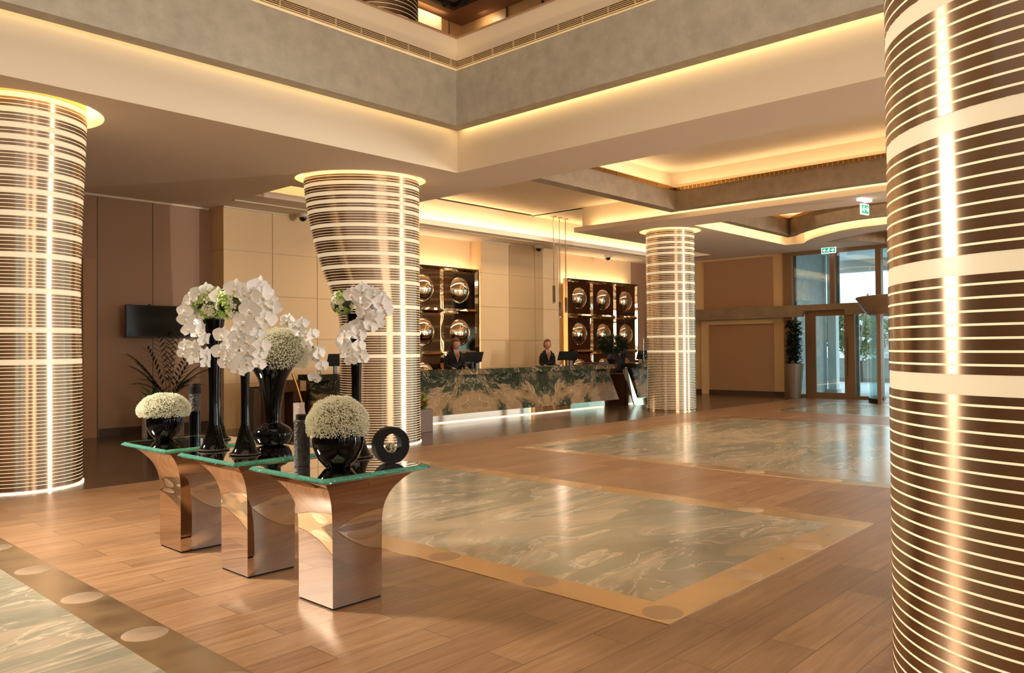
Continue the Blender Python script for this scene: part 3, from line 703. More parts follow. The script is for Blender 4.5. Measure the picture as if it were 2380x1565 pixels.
# ------------------------------------------------------------------ flower builders
def petal(g, ang, L, W, m, cup=.18, tilt=.1, n=5, k=4, z0=0):
    """broad rounded petal in the XY plane of the flower, pointing along ang"""
    ca, sa = math.cos(ang), math.sin(ang); vs = []; fs = []
    for i in range(n+1):
        u = i/n; w = W*(math.sin(PI*(u**.75*.93+.05)))**.65 if 0 < i < n else W*(.12 if i == 0 else .30)
        for j in range(k+1):
            v = -1+2*j/k; x = L*u*(1-.08*v*v); y = w*v
            z = z0+tilt*L*u+cup*L*(u*u)*(-.5)+cup*W*v*v*.6
            vs.append((x*ca-y*sa, x*sa+y*ca, z))
    for i in range(n):
        for j in range(k): a = i*(k+1)+j; fs.append((a, a+1, a+k+2, a+k+1))
    g.add(vs, fs, m, True)
def bloom_mesh():
    g = G()
    for a in (90, 215, 325): petal(g, math.radians(a), .052, .020, 0, .25, .02)
    for a in (8, 172): petal(g, math.radians(a), .058, .036, 0, .22, .12, z0=.003)
    g.blob((0, -.004, .012), .009, 0, 8); g.blob((0, -.012, .014), .006, 1, 8, (1, 1.1, .7))
    return g
_bm = bloom_mesh().build('orchid_bloom', ['petal', 'lip'])
BLOOM = _bm.data; bpy.data.objects.remove(_bm)
def bloom(parent, world, face, size, roll=0):
    o = bpy.data.objects.new('orchid_bloom', BLOOM); COL.objects.link(o); o.parent = parent
    q = Vector(face).to_track_quat('Z', 'Y'); o.rotation_mode = 'QUATERNION'; o.rotation_quaternion = q @ Matrix.Rotation(roll, 3, 'Z').to_quaternion()
    o.location = Vector(world)-parent.location; o.scale = (size,)*3
    return o
def breath(parent, c, rx, rz, n, name='baby_breath_blossom', low=-.25, size=(.0028, .0048)):
    """dome of tiny buds on fine twigs"""
    g = G(); t = G(); c = Vector(c)
    for i in range(n):
        while True:
            d = Vector((random.gauss(0, 1), random.gauss(0, 1), random.gauss(0, 1))).normalized()
            if d.z > low: break
        f = random.choice((1, 1, .96, .91, .84))*random.uniform(.965, 1.03); lump = 1+.035*math.sin(9*d.x+4*d.z)*math.cos(8*d.y)
        p = c+Vector((d.x*rx, d.y*rx, d.z*rz))*f*lump; g.octa(p, random.uniform(*size))
    t.blob(c+Vector((0, 0, rz*.12)), rx*.80, 0, 24, (1, 1, rz/rx*.92))
    b = stuff(t.build('twig_mass', 'breath_core', parent)); a = stuff(g.build(name, 'breath', parent, fix=False))
    return a
def head(parent, c, r, n=26, mix=('hyd_g', 'hyd_w')):
    """hydrangea heads: clusters of four-petalled florets"""
    for ci, mname in enumerate(mix):
        g = G()
        for i in range(n*4):
            d = Vector((random.gauss(0, 1), random.gauss(0, 1), random.gauss(0, 1))).normalized()
            s = math.sin(3.1*d.x*2+ci*1.9)+math.cos(2.7*d.z*2+d.y*3+ci*3)
            if (s > 0) != (ci == 0): continue
            p = Vector(c)+d*r*random.uniform(.9, 1.08); q = d.to_track_quat('Z', 'Y')
            for k in range(4):
                a = k*PI/2+i; v = q @ Vector((math.cos(a), math.sin(a), .25)); w = q @ Vector((-math.sin(a), math.cos(a), .1)); L = r*.24
                g.add([p, p+v*L*.6+w*L*.4, p+v*L, p+v*L*.6-w*L*.4], [(0, 1, 2, 3)], 0, True)
        stuff(g.build('hydrangea_florets', mname, parent, fix=False))
    g = G().blob(c, r*.88, 0, 14); g.build('leafy_core', 'stem', parent)
CAMD = Vector((0, 0, 1.5))
def spray(parent, pts, nb, size, dep, jit=.028, wid=.045):
    """arching stem through pixel way-points at a depth, blooms alternating along it"""
    W = [atd(px, py, dep) for px, py in pts]
    # resample
    seg = [0];
    for a, b in zip(W, W[1:]): seg.append(seg[-1]+(b-a).length)
    def P(s):
        for i in range(len(W)-1):
            if s <= seg[i+1]: return W[i].lerp(W[i+1], (s-seg[i])/max(1e-6, seg[i+1]-seg[i]))
        return W[-1]
    N = 24; pp = [P(seg[-1]*i/N)-parent.location for i in range(N+1)]
    G().tube(pp, .0028, 6).build('flower_stem', 'stem', parent)
    for i in range(nb):
        s = seg[-1]*(i+.5)/nb; p = P(s); side = 1 if i % 2 else -1
        v = (CAMD-p).normalized(); rt = v.cross(Vector((0, 0, 1))).normalized()
        p2 = p+rt*side*wid*random.uniform(.6, 1.1)+v*random.uniform(.005, .05)+Vector((0, 0, random.uniform(-jit, jit)))
        f = (v+rt*side*random.uniform(.1, .7)+Vector((0, 0, random.uniform(-.35, .15)))).normalized()
        bloom(parent, p2, f, size*1.14*random.uniform(.88, 1.12)*(1-.2*i/nb), random.uniform(-.35, .35))
def ontab(px, py): return fl(px, py, ZT)
def trumpet(px, py, H, label, rt=.045, rn=.018, rf=.055, mid=None):
    p = ontab(px, py); t = thing('tall_vase', p, label, 'vase')
    G().lathe([(rf*.55, .10), (rn*1.05, .20), (rn, .34), (rn*1.02, .55*H), (rn*1.25, .72*H), (rn*1.7, .87*H), (rt, H), (rt-.004, H), (rn*.8, .9*H)], (0, 0, 0), 32, caps=False).build('black_glass_body', 'black', t)
    G().lathe([(rf, 0), (rf*1.02, .004), (rf*.86, .018), (rf*.68, .05), (rf*.55, .10), (.004, .10)], (0, 0, 0), 32).build('flared_glass_foot', 'black', t)
    g = G()
    g.lathe([(rf*1.0, 0), (rf*1.06, .005), (rf*1.0, .011), (rf*.94, .013)], n=36, caps=False)
    g.build('crystal_rim', 'clear', t)
    return t, p
# vase A and its bouquet
vA, pA = trumpet(497, 1046, .915, 'tallest black trumpet vase, left one on the middle table', rt=.075, rn=.034, rf=.105)
vB, pB = trumpet(570, 1056, .86, 'black trumpet vase with the largest orchid cascade, front of middle table', rt=.06, rn=.027, rf=.10)
vD, pD = trumpet(829, 1062, .93, 'black trumpet vase hidden behind the front flower bowl', rt=.06, rn=.030, rf=.105)
vE, pE = trumpet(505, 1022, .80, 'black vase behind the tallest one, on the rear table', rt=.05, rn=.028, rf=.10)
def bouquet(p, label):
    return thing('orchid_bouquet', p, label, 'flower arrangement')
dA = ROT.transposed() @ (Vector(pA)-EYE); dA = -dA.z
dB = -(ROT.transposed() @ (Vector(pB)-EYE)).z; dD = -(ROT.transposed() @ (Vector(pD)-EYE)).z; dE = -(ROT.transposed() @ (Vector(pE)-EYE)).z
b = bouquet(pA+Vector((0, 0, .915)), 'white orchid and hydrangea bouquet spilling left from the tallest vase')
c = atd(487, 705, dA)-b.location; head(b, c, .115, 70)
breath(b, atd(497, 712, dA)-b.location, .105, .10, 700, low=-.9, size=(.003, .005))
spray(b, [(478, 690), (455, 700), (442, 740), (462, 790), (465, 850)], 13, 1.05, dA-.04)
spray(b, [(470, 745), (446, 790), (437, 850)], 7, .95, dA+.02)
spray(b, [(500, 690), (470, 670), (452, 700)], 4, 1.0, dA-.06)
b = bouquet(pB+Vector((0, 0, .86)), 'biggest white orchid bouquet, its cascade covering the vase in front')
head(b, atd(543, 705, dB)-b.location, .105, 64)
spray(b, [(552, 690), (575, 665), (600, 690), (596, 730), (568, 790), (545, 850)], 18, 1.3, dB-.10, wid=.06)
spray(b, [(590, 680), (612, 720), (600, 760), (565, 790)], 8, 1.25, dB-.06, wid=.055)
spray(b, [(540, 770), (530, 820), (560, 850), (590, 850)], 9, 1.05, dB-.12, wid=.05)
spray(b, [(575, 780), (595, 815), (590, 850)], 6, 1.0, dB-.09, wid=.05)
b = bouquet(pD+Vector((0, 0, .93)), 'white orchid bouquet in front of the swelling column')
head(b, atd(797, 703, dD)-b.location, .075, 50, ('hyd_w', 'hyd_g'))
spray(b, [(815, 670), (850, 680), (870, 710), (850, 750), (815, 790), (825, 850)], 15, 1.08, dD-.05, wid=.05)
spray(b, [(860, 690), (880, 720), (850, 765)], 6, 1.08, dD-.02, wid=.04)
spray(b, [(815, 770), (820, 810), (830, 850)], 6, .9, dD-.08, wid=.045)
# trumpet vase C with dome
p = ontab(634, 1034); t = thing('bulb_vase', p, 'wide black trumpet vase on a round bulb, right side of the middle table', 'vase')
G().lathe([(.075, 0), (.115, .012), (.135, .05), (.142, .085), (.13, .115), (.10, .14), (.065, .155), (.058, .165)], (0, 0, 0), 48).build('glass_bulb', 'black', t)
G().lathe([(.058, .165), (.056, .20), (.062, .30), (.075, .38), (.10, .48), (.135, .545), (.182, .60), (.175, .60), (.09, .48)], (0, 0, 0), 48, caps=False).build('trumpet_neck', 'black', t)
dC = -(ROT.transposed() @ (Vector(p)-EYE)).z
t = thing('flower_dome', Vector(p)+Vector((0, 0, .60)), "large dome of baby's breath on the trumpet vase, orchid spray arching right", 'flower arrangement')
breath(t, Vector((.05, -.03, .075)), .215, .185, 8500, low=-.62)
spray(t, [(650, 755), (690, 748), (718, 785), (735, 830), (748, 880)], 10, .92, dC-.06, wid=.032)
spray(t, [(725, 800), (742, 840), (735, 885)], 4, .85, dC-.05, wid=.03)
# bowls with domes
def bowl(px, py, R, label, label2, dr, dh, n):
    p = ontab(px, py); t = thing('fishbowl_vase', p, label, 'bowl')
    prof = [(R*.45, 0), (R*.52, .004), (R*.78, .35*R), (R*.95, .75*R), (R, 1.05*R), (R*.96, 1.35*R), (R*.86, 1.58*R), (R*.82, 1.58*R), (R*.9, 1.3*R)]
    G().lathe(prof, (0, 0, 0), 48).build('glass_bowl', 'black', t)
    t = thing('flower_dome', Vector(p)+Vector((0, 0, 1.5*R)), label2, 'flower arrangement')
    breath(t, Vector((0, 0, .03)), dr, dh, n, low=-.42)
bowl(382, 1022, .137, 'round black glass bowl at the back left', "small dome of baby's breath in the rear left bowl", .196, .130, 7500)
bowl(786, 1086, .152, 'round black glass bowl on the front table', "dome of baby's breath in the front bowl, in front of the striped column", .182, .165, 8500)
# pillar candles / cylinders
p = ontab(453, 1012); t = thing('pillar_candle', p, 'marbled black pillar candle behind the rear bowl', 'candle')
G().lathe([(.044, 0), (.044, .20)], n=32).build('black_lower_sleeve', 'black', t); G().lathe([(.043, .20), (.0435, .345)], n=32).build('marbled_band', 'candle', t)
G().lathe([(.047, .345), (.047, .40), (.038, .402), (.036, .425), (.0, .425)], n=32).build('black_cap', 'matte', t); G().tube([(0, 0, .425), (.002, 0, .445)], .0015).build('wick', 'matte', t)
p = ontab(702, 1082); t = thing('pillar_candle', p, 'speckled black pillar candle left of the front bowl', 'candle')
G().lathe([(.046, 0), (.047, .01), (.047, .262), (.049, .27), (.044, .276)], n=40).build('speckled_body', 'candle', t)
G().lathe([(.036, .276), (.036, .305), (.030, .308), (0, .308)], n=32).build('flat_lid', 'matte', t)
# ring sculpture with a sprig
p = ontab(908, 1076); t = thing('ring_vase', p, 'matte black ring vase on the front table corner', 'vase', None)
v = (EYE-Vector(p)); v.z = 0; ang = math.atan2(v.y, v.x)+.42; t.rotation_euler = (0, 0, ang)
R_, r_i, hw = .112, .060, .034; g = G(); n = 48; cz = .109; ci = (0, .014, .014)
P = []
for k, (rr, xx, off) in enumerate(((R_, -hw, 0), (R_, hw, 0), (r_i, hw, 1), (r_i, -hw, 1))):
    for i in range(n):
        a = 2*PI*i/n; zz = cz+rr*math.sin(a)+(.012 if off else 0); P.append((xx, rr*math.cos(a), max(0.0, zz)))
fs = []
for k in range(4):
    kk = (k+1) % 4
    for i in range(n): j = (i+1) % n; fs.append((k*n+i, k*n+j, kk*n+j, kk*n+i))
g.add(P, fs, 0, True); g.build('black_ring', 'matte', t, ang=50)
b = thing('flower_sprig', Vector(p)+Vector((0, 0, .085)), "small tuft of baby's breath inside the black ring vase", 'flowers')
breath(b, (0, 0, .006), .036, .034, 260, low=-1, size=(.003, .0048))

# ================================================================== LEFT WALL: SCREEN AND PLANTS
a = aty(291, 708, 14.3); c = aty(470, 785, 14.3); ZT1, ZT0 = a.z+.0, aty(290, 785, 14.3).z
t = thing('wall_television', ((a.x+c.x)/2, 14.3, (ZT0+ZT1)/2), 'black flat television tilted off the brown wall at the left', 'television')
w = (c.x-a.x)/2; h = (ZT1-ZT0)/2
o = G().bevbox(-w, w, -.03, .03, -h, h, .006).build('casing', 'plastic', t); G().box(-w+.012, w-.012, -.034, -.0305, -h+.02, h-.012).build('screen', 'screen', t)
G().box(-.12, .12, .03, .29, -.06, .06).build('wall_bracket', 'plastic', t)
for sx in (-.3, .25): G().box(sx, sx+.05, -.01, .02, h, h+.02).build('top_clip', 'plastic', t)
def frond(g, base, d, L, rise, n=11, m=0, droop=.5, w=.017, ll=.24):
    base = Vector(base); d = Vector(d).normalized(); pts = []
    for i in range(n+1): u = i/n; pts.append(base+d*L*u*.75+Vector((0, 0, rise*u-droop*u*u*L)))
    g.tube(pts, [.004*(1-.7*i/n) for i in range(n+1)], 5, m)
    for i in range(3, n+1):
        tn = (pts[i]-pts[i-1]).normalized(); sd = tn.cross(Vector((0, 0, 1))).normalized(); l = ll*(1-.5*abs(i/n-.6))
        for s in (-1, 1): g.leaf(pts[i], pts[i]+tn*l*.8+sd*s*l*.55-Vector((0, 0, l*.25)), w, m=m, n=3, bend=.05)
pb = fl(395, 1000); pb = Vector((6.05, 13.75, 0))
t = thing('kentia_palm', pb, 'dark palm in a square planter under the television', 'potted plant')
G().bevbox(-.2, .2, -.2, .2, 0, .62, .01).build('square_planter', 'planter', t); G().box(-.18, .18, -.18, .18, .58, .6).build('soil', 'matte', t)
g = G()
for i in range(17):
    a_ = i*2.4; frond(g, (0.02*math.cos(a_), .02*math.sin(a_), .6), (math.cos(a_), math.sin(a_)*.6, 0), .55+.12*(i % 3), .65+.25*(i % 4), droop=.45)
g.build('palm_fronds', 'leaf', t)
t = thing('potted_plant', (5.62, 13.2, 0), 'low broad-leaved green plant in a dark planter left of the palm', 'potted plant')
G().lathe([(.13, 0), (.17, .42), (.15, .42), (.14, .36)], n=28).build('dark_pot', 'matte', t)
g = G()
for i in range(13): a_ = i*2.1; r = .25+.06*(i % 3); g.leaf((0, 0, .4), (r*math.cos(a_), r*math.sin(a_), .62+.1*(i % 4)), .06, m=0, bend=.2)
g.build('leaves', 'leaf2', t)
# white cube base and stand behind the tables
p = aty(345, 1010, 12.4)
q = fl(337, 1019); t = thing('white_pedestal', (q.x, q.y, 0), 'slim white lit box standing behind the rear flower bowl', 'plinth')
G().bevbox(-.04, .04, -.04, .04, 0, .42, .008).build('plinth_body', 'card', t); G().box(-.045, .045, -.045, .045, .42, .435).build('plinth_cap', 'card', t)

# ================================================================== RECEPTION
DX0, DX1 = 7.5, 16.05
def counter(x0, x1, label, name='reception_counter'):
    t = thing(name, ((x0+x1)/2, 11.9, 0), label, 'counter'); cx = (x0+x1)/2; a, b = x0-cx, x1-cx
    def P(y, z): return (y-11.9, z)
    # leaning marble front
    g = G(); sl = .22
    pr = [P(11.42, .19), P(11.60, .955), P(11.66, .955), P(11.48, .19)]
    vs = [(a, y, z) for y, z in pr]+[(b+(sl if z < .5 else 0), y, z) for y, z in pr]
    g.add(vs, [(0, 1, 2, 3), (4, 7, 6, 5), (0, 4, 5, 1), (1, 5, 6, 2), (2, 6, 7, 3), (3, 7, 4, 0)]).build('marble_front', 'desk_marble', t)
    G().add([(a, *P(11.45, .963)), (b+.12, *P(11.45, .963)), (b+.12, *P(11.50, 1.065)), (a, *P(11.50, 1.065)), (a, *P(11.95, .963)), (b+.12, *P(11.95, .963)), (b+.12, *P(11.95, 1.065)), (a, *P(11.95, 1.065))],
            [(0, 1, 2, 3), (4, 7, 6, 5), (3, 2, 6, 7), (0, 4, 5, 1), (1, 5, 6, 2), (0, 3, 7, 4)]).build('marble_top', 'desk_marble', t)
    G().box(a+.1, b+.15, 11.80-11.9, 11.86-11.9, 0, .955).build('mirror_kick_panel', 'mirror', t)
    G().box(a+.1, b+.12, 11.90-11.9, 12.5-11.9, .0, .76).box(a+.05, b+.1, 11.95-11.9, 12.6-11.9, .74, .78).build('walnut_body', 'desk_wood', t)
    G().box(a+.1, b+.02, 11.74-11.9, 11.76-11.9, 0, .014).build('led_channel', 'led_desk', t)
    return t
counter(DX0, DX1, 'long reception counter with bookmatched green marble front and glowing base')
cove('counter_lamp', (7.2, 11.70, .11), (16.1, 11.70, .11), .02, .12, (0, -.2, -1), (1, .72, .5))
t2 = counter(17.12, 19.6, 'second marble counter section, partly behind the straight column')
# slanted mirrored leg between the counters
t = thing('mirrored_leg', (16.78, 11.36, 0), 'slanted mirrored L-shaped leg at the counter gap, sky-blue reflection', 'counter leg')
g = G(); y0, y1 = -.02, .10
L1 = [(-.32, .94), (-.14, .94), (.20, .17), (.72, .17), (.86, 0.0), (.12, 0.0), (.05, .02)]
vs = [(x, y0+.09*z, z) for x, z in L1]+[(x, y0+.09*z+.03, z) for x, z in L1]; n = len(L1)
g.add(vs, [list(range(n)), [i+n for i in range(n)][::-1]]+[(i, (i+1) % n, (i+1) % n+n, i+n) for i in range(n)]); g.build('mirror_plate', 'mirror', t)
t = thing('walnut_return', (16.68, 12.2, 0), 'brown wooden return top bridging the two counters', 'counter')
G().box(-.42, .42, -.15, .35, .95, 1.10).build('wooden_top', 'desk_wood', t); G().box(-.35, .35, .1, .3, 0, .95).build('wooden_body', 'desk_wood', t)
# left end: walnut with gold framed leg
t = thing('gold_framed_leg', (6.93, 11.5, 0), 'bright gold angled leg at the left end of the counter', 'counter leg')
pa = aty(680, 868, 11.5); pb_ = aty(688, 890, 11.5); pc = aty(706, 950, 11.5)
G().tube([pa-t.location, pb_-t.location, pc-t.location, Vector((pc.x+.1, 11.5, .02))-t.location], .022, 6).build('gold_bar', 'gold', t)
q = aty(662, 860, 12.1); t = thing('walnut_end_desk', (q.x-.09, 12.1, 0), 'dark walnut desk at the far left of the counter, behind the vases', 'desk')
G().box(-.22, .20, -.3, .3, .78, .98).box(-.20, -.09, -.28, .28, 0, .78).box(.08, .19, -.28, .28, 0, .78).build('walnut_body', 'desk_wood', t)
q = aty(694, 940, 10.9); t = thing('leaflet_holder', (q.x, 10.9, 0), 'white card on a low stand behind the bulb vase', 'sign card')
G().box(-.01, .01, 0, .02, 0, .45).build('stand', 'plastic', t); G().box(-.10, .10, -.012, 0, .36, .66).build('white_card', 'card', t)
G().box(-.01, .05, -.016, -.012, .58, .60).build('gold_emblem', 'brass', t)
q = fl(598, 1000); t = thing('waste_bin', (q.x, q.y, 0), 'tan square bin in front of the cream wall, behind the vases', 'bin')
G().bevbox(-.16, .16, -.16, .16, 0, .78, .01).build('bin_body', 'planter', t); G().box(-.12, .12, -.12, .12, .78, .80).build('bin_opening', 'matte', t)
# monitors
def monitor(p, wdt, label, yaw=0.0, hh=.30, lean=.25):
    t = thing('computer_monitor', p, label, 'monitor', None, yaw)
    w = wdt/2
    vs = []
    for y, z, k in ((0, .03, 1), (-lean*.3, .03+hh, 1)):
        for s, d in ((-1, 0), (1, 0), (1, .03), (-1, .03)): vs.append((s*w, y+d, z))
    G().add(vs, [(0, 1, 2, 3), (4, 7, 6, 5), (0, 4, 5, 1), (1, 5, 6, 2), (2, 6, 7, 3), (3, 7, 4, 0)]).build('screen_housing', 'plastic', t)
    G().box(-.09, .09, -.02, .12, -.28, -.265).box(-.03, .03, .0, .03, -.27, .04).build('monitor_foot', 'plastic', t)
    return t
def mon_at(px0, px1, py0, py1, y, label, yaw=0):
    a = aty(px0, py1, y); b = aty(px1, py1, y); c = aty(px0, py0, y)
    monitor(Vector(((a.x+b.x)/2, y, max(1.07, a.z))), abs(b.x-a.x), label, yaw, hh=c.z-a.z)
mon_at(1079, 1119, 822, 846, 12.15, 'black monitor in front of the left receptionist')
mon_at(1297, 1338, 820, 841, 12.15, 'black monitor right of the middle receptionist')
mon_at(1480, 1512, 818, 838, 12.15, 'black monitor at the counter end, left of the straight column')
mon_at(760, 800, 827, 856, 12.15, 'black monitor left of the swelling column')
t = thing('name_plate', aty(1110, 846, 11.8), 'small dark card stand in front of the left monitor', 'card stand'); t.location.z = 1.066
G().box(-.05, .05, -.01, .01, 0, .11).build('card', 'planter', t)
t = thing('name_plate', aty(1327, 841, 11.8), 'small dark card stand in front of the middle monitor', 'card stand'); t.location.z = 1.066
G().box(-.05, .05, -.01, .01, 0, .11).build('card', 'planter', t)
t = thing('desk_tray', (14.1, 11.75, 1.066), 'thin dark leather tray lying on the marble counter top', 'tray'); G().box(-.55, .35, -.05, .05, 0, .012).build('tray_base', 'desk_wood', t); G().box(.1, .2, -.02, .02, .012, .03).build('pen', 'plastic', t)
# curly wire ornament
p = aty(1496, 838, 12.0); t = thing('wire_ornament', (p.x, 12.0, 1.10), 'curly metal wire tree ornament in front of the end monitor', 'ornament')
G().tube([(0, 0, 0), (0, 0, .62)], .008, 6).build('rod', 'steel', t)
for z, s in ((.50, 1), (.42, -1), (.34, 1), (.24, -1), (.16, 1)):
    G().tube([(s*(.055+.05*math.cos(a)), 0, z+.05*math.sin(a)) for a in [2*PI*i/14 for i in range(15)]], .005, 5).build('wire_curl', 'steel', t)
G().box(-.08, .08, -.04, .04, -.02, .0).build('ornament_base', 'planter', t)
# topiary tree on the counter
p = aty(1424, 838, 11.72); t = thing('topiary_tree', (p.x, 11.72, 1.067), 'dark round-headed small tree standing on the counter, hiding the man', 'potted plant')
G().tube([(0, 0, 0), (.015, 0, .2), (-.01, 0, .38), (.01, 0, .5)], [.035, .028, .026, .02], 10).build('twisted_trunk', 'bark', t)
G().lathe([(.10, 0), (.13, .12), (.11, .12)], n=24).build('dark_pot', 'matte', t)
g = G()
for i in range(2600):
    d = Vector((random.gauss(0, 1), random.gauss(0, 1), random.gauss(0, 1))).normalized(); r = random.uniform(.75, 1.12)
    p_ = Vector((d.x*.40*r, d.y*.34*r, .50+d.z*.22*r)); q_ = p_+Vector((random.uniform(-1, 1), random.uniform(-1, 1), random.uniform(-.8, .5))).normalized()*.06
    g.leaf(p_, q_, .018, m=random.choice((0, 0, 0, 1)), n=2)
g.build('leafy_crown', ['leaf', 'leaf2'], t, fix=False)
# croton in a tall planter left of the counter front
p = fl(979, 1004); t = thing('croton_planter', (p.x, p.y, 0), 'brown box planter with red and lime leaves, right of the swelling column', 'potted plant')
G().bevbox(-.15, .15, -.15, .15, 0, .41, .006).build('box_planter', 'planter_b', t)
g = G()
for i in range(46):
    a_ = i*2.39; r = .10+.16*((i*7) % 10)/10; g.leaf((.05*math.cos(a_), -.0+.05*math.sin(a_), .39), (r*math.cos(a_), r*math.sin(a_), .47+.24*((i*3) % 7)/7), .032, m=(i*5) % 3, bend=.2)
g.build('croton_leaves', ['leaf_red', 'leaf_lime', 'leaf2'], t)

# ================================================================== MIRROR WALL ART
def mirror_wall(x0, cols, label, cw=1.165, rows=(3.43, 2.40, 1.36, .33)):
    t = thing('mirror_wall_art', (x0, 14.03, 0), label, 'mirror wall art')
    w = cols*cw
    G().box(0, w, .06, .16, rows[-1], rows[0]).build('dark_backing', 'mirror_dark', t)
    for i in range(cols):
        for k in range(3):
            za, zb = rows[k+1], rows[k]; cx = (i+.5)*cw; cz = (za+zb)/2; hx, hz = cw/2-.006, (zb-za)/2-.006; ix, iz = hx-.13, hz-.12
            f = [(-hx, .0, -hz), (hx, .0, -hz), (hx, .0, hz), (-hx, .0, hz)]
            g = G().add([(cx-hx, 0, cz-hz), (cx+hx, 0, cz-hz), (cx+hx, 0, cz+hz), (cx-hx, 0, cz+hz), (cx-ix, .13, cz-iz), (cx+ix, .13, cz-iz), (cx+ix, .13, cz+iz), (cx-ix, .13, cz+iz)],
                        [(0, 1, 5, 4), (1, 2, 6, 5), (2, 3, 7, 6), (3, 0, 4, 7), (4, 5, 6, 7)])
            p_ = g.build('mirror_tray', 'mirror_wavy', t, fix=False)
            n = 32; R = min(ix, iz)*.93; vs = []; fs = []; M = 8
            for a in range(M+1):
                th = PI/2*(a/M)*.80; rr = R*math.sin(th)/math.sin(PI/2*.8); dd = R*.62*(math.cos(th)-math.cos(PI/2*.8))/(1-math.cos(PI/2*.8))
                for i2 in range(n): b_ = 2*PI*i2/n; vs.append((cx+rr*math.cos(b_), .125-dd, cz+rr*math.sin(b_)))
            for a in range(M):
                for i2 in range(n): j = (i2+1) % n; fs.append((a*n+i2, a*n+j, (a+1)*n+j, (a+1)*n+i2))
            G().add(vs, fs, 0, True).build('convex_mirror', 'mirror', p_, fix=False)
            vs = [];
            G().tube([(cx+(R+.012)*math.cos(q), .118, cz+(R+.012)*math.sin(q)) for q in [2*PI*i2/32 for i2 in range(33)]], .012, 6).build('round_rim', 'mirror_dark', p_)
    g = G().box(-.03, 0, 0, .16, rows[-1], rows[0]).box(w, w+.03, 0, .16, rows[-1], rows[0]).box(-.03, w+.03, -.0, .16, rows[0], rows[0]+.025)
    g.build('outer_frame', 'mirror_dark', t)
    return t
mirror_wall(10.46, 3, 'left grid of convex bronze mirrors behind the left receptionist')
mirror_wall(17.55, 3, 'right grid of convex bronze mirrors beside the small tree')
for x0 in (10.5, 17.57):
    cove('mirror_lamp', (x0, 14.27, 3.40), (x0+3.4, 14.27, 3.40), .03, 6, (0, .55, 1), (1, .80, .52))
for x_, s_ in ((13.98, 1), (17.50, -1)):
    cove('mirror_lamp', (x_, 14.27, .4), (x_, 14.27, 3.4), .03, 8 if s_ > 0 else 22, (s_*.9, .7, 0), (1, .82, .58))

# ================================================================== PENDANTS, CAMERAS, EXIT SIGNS
for i, (px, pyt, pyb, py0) in enumerate(((1286, 503, 706, 664), (1300, 506, 738, 702), (1314, 509, 728, 692))):
    top = fl(px, pyt, ZM); zb = aty(px, pyb, top.y).z; zt = aty(px, py0, top.y).z
    t = thing('pendant_light', top, ('leftmost', 'middle, longest', 'rightmost')[i]+' of the three thin pendant rods over the counter', 'pendant light', 'rod pendants over the counter')
    G().lathe([(.075, -.03), (.075, 0)], n=20).build('ceiling_cup', 'white_plastic', t)
    G().tube([(0, 0, -.03), (0, 0, zt-ZM)], .013, 8).build('rod', 'steel', t)
    G().tube([(0, 0, zt-ZM), (0, 0, zb-ZM+.03)], .038, 14).build('glass_tube', MT['clear'], t); G().tube([(0, 0, zt-ZM-.01), (0, 0, zb-ZM+.05)], .014, 8).build('inner_core', 'gold', t)
    G().lathe([(.03, 0), (.035, .03)], (0, 0, zb-ZM), 16).build('end_cap', 'steel', t)
for px, py in ((1212, 489), (1234, 493)):
    p = fl(px, py, ZM); t = thing('downlight', p, ('left' if px < 1220 else 'right')+' of two tiny round ceiling downlights beside the pendants', 'downlight', 'ceiling downlights')
    G().lathe([(.07, -.012), (.085, 0)], n=20).build('trim_ring', 'white_plastic', t)
for px, py, nm in ((1252, 572, 'over the cream panels'), (1413, 594, 'over the right mirror grid'), (704, 498, 'left of the swelling column')):
    p = fl(px, py, ZC); t = thing('dome_camera', p, 'white ceiling dome camera '+nm, 'security camera', None)
    G().lathe([(.125, 0), (.12, -.05), (.09, -.07), (0, -.07)][::-1], n=24).build('housing', 'white_plastic', t); G().blob((0, 0, -.075), .075, 0, 16).build('dark_dome', 'screen', t)
